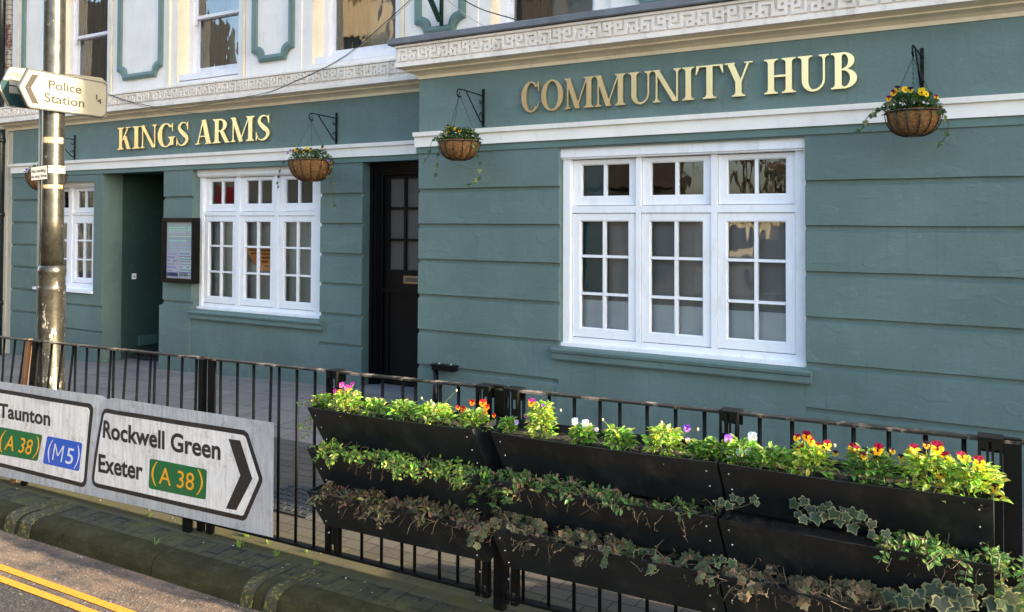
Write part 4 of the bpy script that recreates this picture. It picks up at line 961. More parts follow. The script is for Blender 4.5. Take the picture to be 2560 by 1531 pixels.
def ftext(s,bl,br,tl,name='lettering',bold=.012):
    a,c,t=[sol(*z0c(*q),OF) for q in (bl,br,tl)]; h=t[1]-a[1]
    return text_mesh(s,0,0,0,0,0,PSG,name,FS,bold,map_=lambda u,v:G(a[0]+(c[0]-a[0])*u,a[1]+(c[1]-a[1])*u+h*v,.0042))
ftext('Police',(597,1100),(1002,1162),(597,985)); ftext('Station',(545,1258),(1038,1332),(545,1142)); ftext('1',(1182,1232),(1200,1236),(1182,1170),bold=.03); ftext('4',(1197,1275),(1250,1292),(1197,1212),bold=.03)
OB=-.115; G2=frame(OB)
BSg=thing('finger_sign',G2(0,2.67),'second finger sign with its shaded lower half painted dark teal, behind the Police Station one','direction sign','finger signs on the lamp post')
S2=[sol(*z0c(*q),OB) for q in ((128,835),(330,852),(1260,965),(1322,1030))]
zbt=[sol(*z0c(*q),OB) for q in ((112,1318),(0,1090))]
pl=[S2[0],S2[1],S2[2],S2[3],(S2[3][0],S2[3][1]-.29),(zbt[0][0],zbt[0][1]),(zbt[1][0]-.003,zbt[1][1])]
b=MB(); b.prism([G2(u,z) for u,z in pl][::-1],-nv*.02); b.build('backing',PSW,BSg)
tl=sol(*z0c(105,990),OB); zl=tl[1]-.004
b=MB(); b.poly([G2(u,z,.002) for u,z in ((zbt[1][0]+.004,zbt[1][1]),(zbt[0][0]+.002,zbt[0][1]+.006),(S2[2][0],zbt[0][1]+.004),(S2[2][0],zl),(tl[0]-.05,zl))]); b.build('shaded_teal_panel',PST,BSg)  # teal face, with the front sign's cast shadow put into its dark colour
b=MB()
for ya_,yb_ in ((1000,1048),(1066,1150)):
    u0,zz1=sol(*z0c(110,ya_),OB); _,zz0=sol(*z0c(110,yb_),OB); b.poly([G2(u,z,.004) for u,z in ((u0,zz1),(u0+.4,zz1),(u0+.4,zz0),(u0,zz0))])
b.build('white_strip',PSW,BSg)
b=MB()
for ya_ in (898,930): u0,zz=sol(*z0c(108,ya_),OB); b.poly([G2(u,z,.004) for u,z in ((u0,zz+.003),(u0+.4,zz+.003),(u0+.4,zz-.003),(u0,zz-.003))])
b.build('brown_line',paint('brown_line',(.35,.14,.04),.5),BSg)
# no loading plate
P4=[(75.3,418.3),(119,412),(120.5,449),(77,453)]
c0=Vector((PXX-.03,-2.645,0)); 
th_=R(16); ud=Vector((math.cos(th_),math.sin(th_),0)) 
nn_=Vector((math.sin(th_),-math.cos(th_),0))
def sol2(px,py):
    d=ray(px,py); t=((c0-CAM).dot(nn_))/d.dot(nn_); return CAM+d*t
Q=[sol2(*q) for q in P4]
NL=thing('no_loading_plate',(Q[2]+Q[3])/2,'small white plate reading No loading at any time banded to the lamp post','sign plate')
b=MB(); b.prism([Q[3],Q[2],Q[1],Q[0]],-nn_*.003); b.build('plate',paint('plate_edge_black',(.03,.03,.03),.4),NL)
cc=sum(Q,Vector())/4
b=MB(); b.poly([cc+(q-cc)*.92+nn_*.001 for q in (Q[3],Q[2],Q[1],Q[0])]); b.build('white_face',paint('plate_white',(.42,.40,.385),.4,.04),NL)
def bil(u,v): return (Q[3].lerp(Q[2],u)).lerp(Q[0].lerp(Q[1],u),v)+nn_*.002
text_mesh('No loading',0,0,0,0,0,SBLACK,'lettering',NL,.012,map_=lambda u,v:bil(.09+.80*u,.56+.22*v)); text_mesh('at any time',0,0,0,0,0,SBLACK,'lettering',NL,.012,map_=lambda u,v:bil(.07+.86*u,.19+.22*v))
# ---------------------------------------------------------------- drainpipe + neighbour
b=MB(); b.tube([(-12.90,.47,zB),(-12.90,.47,3.05),(-12.90,.47,3.20)],.052,14)
for z in (.6,1.9,3.0): b.tube([(-12.90,.47,z),(-12.90,.47,z+.07)],.062,14)
tag(b.build('drainpipe',PIPE,smooth=True),'black drainpipe from the cornice to the pavement at the left end of the pub','drainpipe','black drainpipes')
b=MB(); b.tube([(-13.0,.50,3.52),(-13.0,.50,6.8)],.052,14); tag(b.build('drainpipe',PIPE,smooth=True),'black drainpipe above the frieze beside the painted brick wall','drainpipe','black drainpipes')
def brickmat():
    m,n,B,N,L=newmat('painted_brick'); g=N.new('ShaderNodeNewGeometry'); sx=N.new('ShaderNodeSeparateXYZ'); cm=N.new('ShaderNodeCombineXYZ'); L.new(g.outputs['Position'],sx.inputs[0]); L.new(sx.outputs[0],cm.inputs[0]); L.new(sx.outputs[2],cm.inputs[1])
    b=N.new('ShaderNodeTexBrick'); b.inputs['Scale'].default_value=1; b.inputs['Brick Width'].default_value=.225; b.inputs['Row Height'].default_value=.075; b.inputs['Mortar Size'].default_value=.006
    b.inputs['Color1'].default_value=(.62,.56,.45,1); b.inputs['Color2'].default_value=(.55,.50,.40,1); b.inputs['Mortar'].default_value=(.25,.22,.17,1); L.new(cm.outputs[0],b.inputs['Vector'])
    mk=ramp(N,L,nz(N,L,pos(N,L,(1,1,.8)),3.2,6,.7),[(.52,(0,0,0)),(.58,(1,1,1))]); c=mixc(N,L,mk,b.outputs[0],(.20,.055,.035)); L.new(c,B.inputs['Base Color']); B.inputs['Roughness'].default_value=.85
    inv=mathn(N,L,'SUBTRACT',1,b.outputs[1]); bump(N,L,inv,1,.012,B); return m
NBG=thing('neighbour_building',(-17,1,0),'cream rendered neighbour with patchy painted brick above at the left edge','building')
b=MB(); b.box(-26,-12.86,.62,8,zB,4.02); b.box(-26,-12.97,.60,.63,zB,3.3); b.build('rendered_wall',paint('stone_render',(.58,.54,.44),.75,.08,(.3,.26,.2),.4),NBG)
b=MB(); b.box(-26,-12.98,.60,8,4.0,8.5); b.build('brick_wall',brickmat(),NBG)
# ---------------------------------------------------------------- green sign bracket, wall rail, cables
b=MB(); b.tube([(-4.93,.53,3.82),(-4.93,.53,5.6)],.022,10); b.tube([(-4.93,.50,3.86),(-4.93,-.75,5.3)],.028,10); tag(b.build('sign_bracket',DKGRN,smooth=True),'dark green iron sign bracket on the upper wall panel','bracket')
PI=thing('wall_rail',(-4.5,-.05,.05),'short black angled rail on the green wall above the planters','rail')
b=MB(); b.tube([(-4.555,-.05,.02),(-4.555,-.05,.50)],.026,12); b.build('upright',BLACKG,PI,smooth=True)
b=MB(); b.box(-4.575,-4.33,-.085,-.02,.505,.545); b.box(-4.585,-4.325,-.09,-.01,.545,.558); b.build('arm',BLACKG,PI)
b=MB(); 
for x in (-4.50,-4.37): b.ell((x,-.07,.567),.009,.009,.009,8,5)
b.build('bolt',bpy.data.materials['rivet_zinc'],PI)
CABM=paint('cable_black',(.02,.018,.016),.5); CABG=paint('cable_grey',(.35,.33,.28),.5)
def cable(pts,ys,r,mat,label):
    q=[PY(x,y,Y) for (x,y),Y in zip(pts,ys)]; out=[]
    for k in range(len(q)-1):
        p0,p1,p2,p3=[q[max(0,min(len(q)-1,k+t))] for t in (-1,0,1,2)]
        for s_ in range(5):
            t=s_/5; out.append(.5*((2*p1)+(-p0+p2)*t+(2*p0-5*p1+4*p2-p3)*t*t+(-p0+3*p1-3*p2+p3)*t**3))
    out.append(q[-1]); b=MB(); b.tube(out,r,6); tag(b.build('cable',mat,smooth=True),label,'cable','cables across the frieze')
cc_=lambda *p:[(200+x/4.773,180+y/4.773) for x,y in p]
cable(cc_((250,215),(410,297),(700,380),(1090,440),(1400,410),(1850,320),(2200,255),(2482,150))+[(863,140),(1026,0),(1060,-30)],[.40]*4+[.38,.34,.3,.25,.1,-.1,-.15],.0038,CABM,'black cable sagging over the frieze and rising to the top of the photo')
cable(cc_((330,262),(600,360),(800,425),(1310,488),(1370,490)),[.40,.38,.36,.46,.5],.0028,CABM,'thin black cable ending at the fascia top above KINGS')
cable(cc_((1370,488),(1550,487),(1750,455),(2050,330),(2482,158))+[(868,140),(1033,0)],[.5,.46,.42,.34,.25,.1,-.1],.003,CABG,'pale grey cable rising from the fascia above KINGS ARMS')
cable([(1140,-12),(1200,22),(1278,46),(1320,58)],[.3,.4,.5,.56],.006,CABM,'short black cable dropping behind the lead coping')
cable([(1118,0),(1165,38),(1215,68)],[.3,.45,.56],.003,CABG,'very thin pale wire beside the green sign bracket')
# ---------------------------------------------------------------- hanging baskets
def tendril(b,pts,r,col): b.col=col; b.tube(pts,r,4,False)
def basket(x,y,zr,R0,dep,plate_x,ywall,hz,label,fl,trail,hookring=True,seed=1):
    random.seed(seed)
    br=thing('basket_bracket',(plate_x,ywall,2.70),'black iron bracket with the '+label,'bracket','iron brackets for hanging baskets')
    b=MB(); b.box(plate_x-.011,plate_x+.011,ywall-.012,ywall,2.70,3.04); b.ell((plate_x,ywall-.014,3.015),.006,.004,.006,6,4); b.ell((plate_x,ywall-.014,2.725),.006,.004,.006,6,4); b.build('wall_plate',BLKMET,br)
    L_=ywall-y; b=MB(); zt=2.985
    b.tube([(plate_x,ywall-.01,zt-.008),(plate_x+(x-plate_x)*.9,y+.05,zt+.008)],.006,6)
    hk=[(plate_x+(x-plate_x),y+.035*math.cos(a)+.0,zt-.03+.035*math.sin(a)) for a in [R(70+25*k) for k in range(11)]]
    b.tube([(plate_x+(x-plate_x)*.9,y+.05,zt+.008)]+hk,.0065,6)
    b.tube([(plate_x+(x-plate_x)*.75,y+.10,zt),(plate_x,ywall-.05,2.745),(plate_x,ywall-.02,2.735),(plate_x,ywall-.008,2.77)],.0065,6)
    for zz,s in ((2.94,-1),(2.79,1)): b.tube([(plate_x,ywall-.012,zz),(plate_x,ywall-.03,zz+s*.035),(plate_x,ywall-.055,zz+s*.03),(plate_x,ywall-.062,zz+s*.005)],.0055,6)
    b.build('scroll_arm',BLKMET,br,smooth=True)
    o=thing('hanging_basket',(x,y,zr-dep),label,'hanging basket','hanging baskets on the pub front')
    b=MB(); pr=[(R0*math.cos(t)**.75 if t<1.57 else .005,-dep*math.sin(t)) for t in [k/10*math.pi/2 for k in range(11)]]; pr=[(R0*.985,.012)]+pr
    b.lathe((x,y,zr),pr,28)
    for i in range(len(b.v)):
        v=b.v[i]; k=.006*noise.noise(v*18); d=Vector((v.x-x,v.y-y,0)); 
        if d.length>.01: b.v[i]=v+d.normalized()*k
    b.build('coir_liner',COIR,o,smooth=True)
    b=MB(); rim=[(x+(R0+.006)*math.cos(a),y+(R0+.006)*math.sin(a),zr) for a in [2*math.pi*k/32 for k in range(33)]]; b.tube(rim,.0045,6)
    for k in range(14):
        a=2*math.pi*k/14+.1; b.tube([(x+(r_+.006)*math.cos(a),y+(r_+.006)*math.sin(a),zr+z) for r_,z in pr[1:-1]],.0032,5)
    b.build('wire_frame',CHAIN,o)
    top=Vector((x,y,hz)); b=MB()
    for k in range(3):
        a=R(200+120*k+seed*17); e=Vector((x+R0*math.cos(a),y+R0*math.sin(a),zr)); n=int((top-e).length/.016)
        for q in range(n):
            p_=e.lerp(top,(q+.1)/n); p2_=e.lerp(top,(q+1.1)/n); t1,_=basis(p2_-p_); t1=t1 if q%2 else (p2_-p_).normalized().cross(t1)
            b.tube([p_-t1*.0025,p2_-t1*.0025],.0013,3,False); b.tube([p_+t1*.0025,p2_+t1*.0025],.0013,3,False)
    if hookring: b.tube([(x,y+.026*math.cos(t),hz+.026+.026*math.sin(t)) for t in [2*math.pi*k/14 for k in range(15)]],.003,5)
    else: b.tube([top,top+Vector((0,0,.02))],.004,5)
    b.build('chain',CHAIN,o)
    b=MB(); c=Vector((x,y,zr-.01)); foliage(b,c,R0*.98,R0*.98,.125,520,(.024,.044),[(.05,.11,.03),(.035,.08,.025),(.11,.19,.045),(.04,.075,.03)],16); foliage(b,c-Vector((0,0,.005)),R0*1.04,R0*1.04,.05,520,(.022,.040),[(.04,.09,.025),(.03,.065,.02),(.08,.14,.035)],0); b.build('foliage',LEAF,o)
    b=MB()
    for pts in trail:
        P_=[Vector((x+dx,y+dy,zr+dz)) for dx,dy,dz in pts]; tendril(b,P_,.0026,(.07,.08,.035))
        for k in range(1,len(P_)):
            for q in range(3 if k<2 else 2):
                pp=P_[k-1].lerp(P_[k],random.random()); ivy(b,pp,Vector((random.gauss(0,.7),-.3,random.gauss(-.5,.6))),Vector((.3,-1,.4))+rv(.4),random.uniform(.026,.042),random.choice([(.09,.14,.05),(.17,.20,.07),(.05,.09,.04)]))
    b.build('trailing_ivy',LEAF,o)
    for dx,dy,dz,kk,s in fl: flower(o,Vector((x+dx,y+dy-.03,zr+dz+.015)),Vector((.3,-1,.3))+rv(.25),s*1.12,kk)
basket(-6.366,.194,2.486,.232,.215,-6.366,.58,2.905,'coir basket of small pansies beside the dark door',
 [(-.13,-.1,.085,'dk',.03),(-.07,-.12,.10,'ye',.032),(-.03,-.14,.09,'dk',.034),(.02,-.1,.075,'my',.03),(.07,-.1,.105,'ye',.036),(.12,-.1,.09,'dk',.032),(.19,0,.12,'dk',.032),(.24,.02,.04,'ye',.028),(-.26,-.05,.07,'pu',.026),(-.22,-.05,.10,'pu',.022),(.27,.0,-.02,'pu',.026)],
 [[(-.20,-.1,.02),(-.27,-.12,.0),(-.32,-.12,-.08),(-.36,-.12,-.20),(-.36,-.12,-.30)],[(.22,0,.02),(.28,0,-.02),(.31,0,-.15),(.31,0,-.33),(.33,0,-.45),(.38,0,-.50)],[(.15,.05,-.12),(.2,.08,-.18),(.22,.08,-.26)]],True,3)
basket(-4.085,-.372,2.534,.176,.158,-4.078,0,2.948,'small coir basket at the corner left of COMMUNITY',
 [(-.06,-.05,.115,'dk',.026),(-.04,-.08,.07,'my',.028),(.03,-.08,.085,'ye',.028),(.08,-.08,.065,'my',.026)],
 [[(-.16,-.05,.03),(-.22,-.05,.05),(-.26,-.05,.0),(-.28,-.05,-.1),(-.34,-.05,-.17)],[(-.13,-.08,.0),(-.17,-.08,-.12),(-.17,-.08,-.22),(-.2,-.08,-.34)],[(.15,-.05,.02),(.2,-.05,-.06),(.24,-.05,-.18),(.25,-.05,-.30),(.2,-.05,-.36),(.1,-.05,-.37)]],False,5)
basket(-.560,-.385,2.560,.162,.155,-.541,0,2.91,'coir basket of yellow pansies right of HUB',
 [(-.10,-.1,.10,'my',.035),(-.075,-.12,.12,'dk',.036),(-.03,-.14,.11,'ye',.034),(.0,-.14,.105,'dk',.034),(.06,-.1,.095,'ye',.04),(.085,-.12,.075,'ye',.034),(.14,-.1,.055,'my',.028),(-.13,-.08,.07,'my',.03)],
 [[(-.10,-.1,.07),(-.16,-.12,.05),(-.2,-.12,-.0),(-.24,-.12,-.04)],[(-.13,-.1,.05),(-.21,-.12,.0),(-.26,-.12,-.03),(-.29,-.12,-.1),(-.34,-.12,-.12)],[(.12,-.14,.06),(.16,-.14,.02),(.15,-.16,-.05)],[(.16,-.02,.0),(.20,-.02,-.08),(.19,-.02,-.16),(.13,-.02,-.24)]],True,8)
basket(-11.215,.18,2.47,.245,.225,-11.222,.58,2.91,'coir basket half hidden behind the lamp post',
 [(-.2,-.1,.03,'pu',.03),(-.24,-.1,.05,'pu',.03)],[[(-.22,-.1,.03),(-.27,-.1,.05),(-.28,-.1,.0)]],True,11)
# ---------------------------------------------------------------- plants in the troughs
random.seed(21)
YP=-3.02
def AT(x,y,Y=YP): return PY(x,y,Y)
z3=lambda x,y:(680+x/2.352,900+y/2.352); z4=lambda x,y:(1200+x/2.598,960+y/2.598); z5=lambda x,y:(1760+x/2.599,960+y/2.599)
YG=[(.38,.48,.08),(.28,.40,.07),(.44,.52,.15),(.17,.28,.05)]
PL_=[
 (z3,290,235,.045,.07,130,[],'dark leafy clump at the left end of the top planters',GL,[]),
 (z3,440,240,.085,.10,260,[(410,150,'mp',.034),(440,165,'mp',.034),(472,146,'mp',.034),(372,185,'mp',.028),(397,192,'ye',.034),(455,172,'mo',.03)],'pansy with pink and orange flowers, leftmost in the top row',YG,[(500,200)]),
 (z3,600,280,.065,.075,170,[],'flowerless green pansy second from the left in the top row',GL,[]),
 (z3,770,300,.085,.085,240,[],'broad flowerless pansy in front of the doorstep in the top row',GL,[]),
 (z3,955,330,.095,.09,260,[],'yellow-green pansy with tall buds and a white plant tag',YG,[(880,225),(1085,180),(935,240)]),
 (z3,1190,345,.075,.09,220,[(1178,252,'ro',.032),(1240,256,'ro',.042),(1125,292,'ro',.034),(1092,284,'ro',.028),(1262,282,'ro',.034),(1252,312,'ro',.034),(1305,328,'ro',.022)],'pansy with red and orange flowers left of the middle railing post',YG,[]),
 (z4,185,270,.035,.07,110,[(240,252,'li',.026)],'small upright green clump just right of the middle railing post',GL,[]),
 (z4,400,280,.062,.16,260,[(335,125,'mo',.042),(455,205,'mo',.042),(410,145,'pu',.024),(295,205,'mp',.022)],'tall pansy with orange and magenta flowers at the left of the centre planter',YG,[(525,172),(370,125)]),
 (z4,665,355,.058,.075,170,[(617,247,'wl',.036),(685,262,'wl',.042),(755,300,'wl',.024)],'viola with white lilac flowers in the centre planter',GL,[(720,265)]),
 (z4,905,380,.072,.08,200,[],'low flowerless pansy in the middle of the centre planter',GL,[(798,233)]),
 (z4,1195,400,.082,.11,260,[(1345,290,'pu',.034)],'bushy pansy with one purple flower in the centre planter',YG,[(1180,250),(1415,295)]),
 (z4,1440,430,.055,.07,150,[(1350,372,'py',.026)],'small pansy with one pinkish flower between the bushy ones',GL,[]),
 (z4,1560,460,.070,.085,200,[(1520,388,'py',.038),(1612,362,'pu',.042),(1617,455,'li',.036)],'viola with lilac and yellow flowers at the right of the centre planter',GL,[]),
 (z5,230,490,.075,.10,240,[(250,418,'wl',.040),(232,445,'wl',.036),(315,348,'wl',.044),(283,435,'wl',.034),(157,452,'li',.036),(275,460,'li',.03)],'viola covered in white flowers at the left of the right planter',GL,[]),
 (z5,440,520,.080,.08,220,[(525,522,'py',.034)],'green pansy with a single pale yellow flower in the right planter',GL,[]),
 (z5,690,520,.078,.11,260,[(605,352,'my',.034),(668,340,'my',.042),(692,372,'my',.036),(630,432,'my',.046),(740,402,'my',.028),(800,395,'my',.036),(855,455,'dk',.026)],'maroon and yellow pansy left of the two larger ones in the right planter',YG,[(850,400)]),
 (z5,1080,600,.095,.115,320,[(965,418,'my',.038),(992,430,'my',.034),(1045,442,'dk',.034),(1040,470,'my',.032),(1135,428,'my',.046),(1098,462,'my',.03),(1122,492,'dk',.034),(1222,440,'dk',.03),(1280,480,'dk',.028),(1072,568,'ye',.03),(1145,548,'py',.024)],'dark leaved maroon and yellow pansy in the middle of the right planter',[(.09,.17,.05),(.14,.25,.06),(.22,.33,.08)],[]),
 (z5,1460,610,.100,.13,340,[(1365,425,'my',.04),(1335,462,'ye',.042),(1415,472,'dk',.04),(1443,398,'dk',.03),(1515,418,'my',.052),(1565,478,'my',.046),(1535,582,'my',.042)],'largest yellow and maroon pansy, third in the right planter',YG,[]),
 (z5,1740,670,.105,.11,340,[(1675,476,'my',.042),(1788,508,'my',.044),(1890,676,'dk',.032),(1802,545,'my',.024)],'pansy with big leaves at the right end of the top row',YG,[]),
]
for (zf,x,y,rx,h,nl,fl,lab,cols,bd) in PL_:
    c=AT(*zf(x,y)); zz=ZT(c.x,0)-.03
    flw=[(AT(*zf(a,d_),YP+random.uniform(-.05,.03)),kk,s*.82) for a,d_,kk,s in fl]
    pansy(c.x,YP,zz,rx,h,int(nl*1.1),flw,lab,cols,(.018,.040),[AT(*zf(*q)) for q in bd])
# loose bits of growth over the left end
def strand(b,pts,lf,step=.012,size=(.016,.026),cols=GL,r=.0016,stemc=(.12,.16,.05),kind='leaf'):
    P_=[Vector(p) for p in pts]; tendril(b,P_,r,stemc)
    for k in range(len(P_)-1):
        L=(P_[k+1]-P_[k]).length; n=max(1,int(L/step))
        for q in range(n):
            pp=P_[k].lerp(P_[k+1],(q+random.random())/n); dd=(P_[k+1]-P_[k]).normalized()
            for s_ in (-1,1):
                sd_=dd.cross(Vector((0,-1,.4))).normalized()*s_; l=random.uniform(*size)
                if kind=='leaf': leaf(b,pp,sd_+dd*.4+rv(.35),Vector((.2,-.6,.8))+rv(.35),l,l*.55,random.choice(cols))
                else: ivy(b,pp,sd_+Vector((0,-.2,-.5))+rv(.3),Vector((.2,-1,.5))+rv(.35),l,random.choice(cols))
def trailing(x0,x1,row,n,kind,label,cat,name,cols,size,grp,over=.05,up=.06,mat=LEAF,density=1.,yspread=.09,yb=-3.09,rightspill=0):
    c=((x0+x1)/2,-3.02,ZT((x0+x1)/2,row)-.03); b=MB()
    for k in range(n):
        x=random.uniform(x0,x1); y=random.uniform(yb,yb+yspread+.05); z=ZT(x,row)-.028
        a=random.uniform(-1,1); le=random.uniform(.05,.15); h=random.uniform(.2,1)*up
        p=[Vector((x,y,z))]; 
        dx=a*le; fwd=-random.uniform(.0,.10)*(1 if random.random()<.6 else -.3)
        p.append(p[0]+Vector((dx*.4,fwd*.4,h))); p.append(p[0]+Vector((dx*.8,fwd*.9,h*random.uniform(.5,1.1))))
        q=p[-1]+Vector((dx*.4+rightspill*random.random(),fwd*.3,-over*random.random())); p.append(q)
        cl=cols
        strand(b,p,None,.016/density,size,cl,.0014,(.14,.12,.06),kind)
    tag(b.build(name,mat,origin=c),label,cat,grp)
PER=[(.27,.40,.06),(.18,.32,.05),(.38,.50,.09),(.10,.20,.045)]; PERD=[(.10,.19,.05),(.07,.14,.04),(.16,.26,.07)]
BRN=[(.125,.092,.048),(.070,.054,.030),(.22,.17,.10),(.048,.037,.022),(.15,.115,.06),(.08,.08,.035)]
IV=[(.045,.08,.045),(.065,.10,.055),(.035,.06,.04)]
trailing(-3.13,-2.13,1,95,'leaf','bright periwinkle trailing along the middle left planter','trailing plant','periwinkle',PER,(.015,.030),'trailing plants in the lower planters',.05,.065,yb=-3.13)
trailing(-2.20,-1.98,1,16,'leaf','periwinkle spilling across the gap by the middle railing post','trailing plant','periwinkle',PERD,(.018,.032),'trailing plants in the lower planters',.16,.05)
trailing(-2.01,-1.50,1,38,'leaf','dull green periwinkle with dead stems in the middle centre planter','trailing plant','periwinkle',PERD+[(.22,.17,.09)],(.018,.032),'trailing plants in the lower planters',.05,.07)
trailing(-1.50,-1.02,1,13,'leaf','sparse periwinkle at the right of the middle centre planter','trailing plant','periwinkle',PERD,(.016,.030),'trailing plants in the lower planters',.02,.05)
trailing(-.42,-.04,1,36,'leaf','dense green periwinkle at the right end of the middle row','trailing plant','periwinkle',PERD,(.018,.030),'trailing plants in the lower planters',.05,.07)
trailing(-.06,.10,1,11,'leaf','periwinkle hanging down beside the wide post at the right edge','trailing plant','periwinkle',PERD,(.016,.028),'trailing plants in the lower planters',.20,.03)
trailing(-3.10,-2.80,2,26,'leaf','small brown withered ivy at the left end of the bottom row','withered plant','withered_ivy',BRN,(.018,.036),'trailing plants in the lower planters',.04,.07,DRY)
trailing(-2.80,-2.10,2,48,'leaf','withered brown ivy hanging over the bottom left planter','withered plant','withered_ivy',BRN,(.018,.038),'trailing plants in the lower planters',.07,.07,DRY)
trailing(-2.04,-1.45,2,34,'ivy','half dead ivy over the left of the bottom centre planter','ivy','ivy_plant',BRN[:4]+[(.07,.085,.04),(.11,.11,.05)],(.020,.034),'trailing plants in the lower planters',.08,.08,DRY)
trailing(-1.45,-.97,2,17,'ivy','thin green and brown ivy over the right of the bottom centre planter','ivy','ivy_plant',[(.07,.11,.045),(.12,.14,.06),(.13,.08,.04)],(.020,.036),'trailing plants in the lower planters',.05,.06)
trailing(-.97,-.42,2,30,'ivy','brown withered ivy tangle in the bottom right planter','withered plant','withered_ivy',BRN,(.022,.040),'trailing plants in the lower planters',.05,.08,DRY)
def stems(x0,x1,row,n,label):
    b=MB()
    for k in range(n):
        x=random.uniform(x0,x1); z=ZT(x,row)-.02; p=[Vector((x,random.uniform(-3.10,-2.98),z))]; d=Vector((random.gauss(0,1),-random.uniform(.1,1),random.uniform(-.1,.9))).normalized()
        for q in range(5): d=(d+rv(.35)+Vector((0,0,-.18))).normalized(); p.append(p[-1]+d*random.uniform(.012,.028))
        b.col=random.choice([(.22,.16,.10),(.12,.085,.05),(.30,.24,.16)]); b.tube(p,[.0014,.0013,.0012,.001,.0008,.0005],4,False)
        for q in (3,4,5):
            if random.random()<.35: leaf(b,p[q],rv(1),rv(1),random.uniform(.01,.02),.008,random.choice(BRN))
    tag(b.build('dead_stems',DRY),label,'dead stems','trailing plants in the lower planters')
stems(-3.1,-2.1,1,70,'thin dead stems tangled through the middle left planter'); stems(-3.1,-2.1,2,150,'tangle of dry stems in the bottom left planter')
stems(-2.02,-1.0,1,120,'dry stems lying over the middle centre planter'); stems(-2.02,-1.0,2,110,'dry curling stems in the bottom centre planter')
stems(-.97,-.1,2,130,'dry stems tangled in the bottom right planter'); stems(-.45,-.08,1,50,'brown stems under the periwinkle of the middle right planter')
def bigivy(pts,label,s=(.045,.065),Y=-3.06,zf=z5):
    o=AT(*zf(*pts[0][:2]),Y); b=MB(); prev=None
    for q in pts:
        p=AT(*zf(*q[:2]),Y+random.uniform(-.03,.02)); 
        if prev is not None: tendril(b,[prev,(prev+p)/2+Vector((0,.01,-.008)),p],.0017,(.15,.13,.07))
        prev=p; k=q[2] if len(q)>2 else 1
        ivy(b,p+Vector((0,-.006,.02)),Vector((random.gauss(0,.5),-.25,-.9)),Vector((.2,-1,.45))+rv(.2),random.uniform(*s)*k,random.choice(IV),(.27,.28,.14))
    tag(b.build('ivy_plant',LEAF,origin=o),label,'ivy','trailing plants in the lower planters')
bigivy([(95,790),(130,790),(200,760),(240,775),(170,810),(320,770,.8),(345,800,.7)],'variegated ivy sprig at the left end of the middle right planter',(.030,.042))
bigivy([(600,800),(610,870),(660,780,1.1),(700,830),(640,900),(730,880,1.2),(760,830),(810,805,.7),(790,880),(860,860,1.1),(900,830,.8),(880,910),(940,890),(985,860),(1040,880,1.1),(960,950,1.1),(1000,900),(1100,930),(1110,1010,.9),(1180,990,.8),(1190,1040,.7)],'large variegated ivy in the centre of the middle right planter',(.034,.048))
bigivy([(60,1170,.7),(130,1160),(150,1220),(140,1280),(170,1260,.8),(190,1180,.9),(90,1200,.7)],'ivy trailing over the joint of the lower planters',(.030,.042))
bigivy([(1210,1390),(1260,1400),(1330,1370,.8),(1300,1430),(1400,1430),(1420,1370,1.1),(1480,1340,1.3),(1500,1400,1.2),(1560,1340),(1590,1360,1.2),(1540,1430,1.2),(1640,1370),(1700,1360,.8),(1680,1420),(1750,1390,.8),(1740,1440),(1790,1350,.6),(1620,1450,1.1)],'big cream edged ivy in the bottom right planter',(.045,.060))
bigivy([(1850,1430),(1900,1440,1.1),(1960,1370,1.3),(1940,1440),(2010,1400,1.2),(2060,1390),(2040,1450),(1980,1470)],'cream edged ivy climbing past the wide post at the right edge',(.045,.060),-3.0)
b=MB()
random.seed(5)
e0=AT(*z3(215,275)); 
for pts in (((290,235),(230,240),(190,262),(150,262)),((240,300),(225,345),(180,380),(150,395)),((250,300),(210,440),(170,465)),((180,380),(190,410))):
    strand(b,[AT(*z3(*q)) for q in pts],None,.02,(.016,.026),[(.35,.36,.12),(.42,.36,.20),(.22,.28,.08)])
tag(b.build('creeper_sprig',LEAF),'loose sprigs hanging off the left end of the planters','trailing plant')
tg=thing('plant_tag',AT(*z3(945,300)),'small white plastic tag stuck in the top left planter','plant tag')
b=MB(); p_=AT(*z3(945,290)); b.hexa([p_+Vector(v) for v in ((-.006,0,-.03),(.006,0,-.03),(.006,.001,-.03),(-.006,.001,-.03),(-.008,0,.03),(.009,0,.034),(.009,.001,.034),(-.008,.001,.03))]); b.build('tag_blade',STXTW,tg)
# weeds
def weed(x,y,n,h,label):
    b=MB(); z=gz(x,y)
    for k in range(n):
        a=random.uniform(0,6.28); l=h*random.uniform(.5,1); o=Vector((math.cos(a),math.sin(a),0)); p=Vector((x,y,z))+rv(.006); p.z=z; w_=o.cross(Vector((0,0,1)))*.0016
        b.col=tuple(c*random.uniform(.7,1.3) for c in (.22,.34,.07)); m_=p+o*l*.4+Vector((0,0,l*.7)); t_=p+o*l*.95+Vector((0,0,l*.75))
        b.poly([p-w_,p+w_,m_+w_,m_-w_]); b.poly([m_-w_,m_+w_,t_])
    tag(b.build('grass_tuft',LEAF),label,'weed','weeds in the paving joints')
def GP(px,py): 
    d=ray(px,py); z=-.03; q=CAM+d*((z-CAM.z)/d.z); return q.x,q.y
for px_,py_,n_,h_,lb in ((616,1345,26,.05,'bright sunlit grass tuft by the foot of the long sign'),(598,1370,34,.06,'larger shaded grass tuft on the dark block paving'),(693,1394,22,.04,'grass tuft in front of the left railing bars'),(790,1418,20,.035,'small weed left of the yellow kerb marks'),(372,1288,24,.03,'low moss tuft under the middle of the long sign'),(388,1358,10,.05,'thin grass blade beside the kerb'),(670,1365,12,.035,'sprawling weed right of the sign corner'),(765,1388,12,.03,'tiny weed on the mossy blocks')):
    x_,y_=GP(px_,py_); weed(x_,y_,n_,h_,lb)
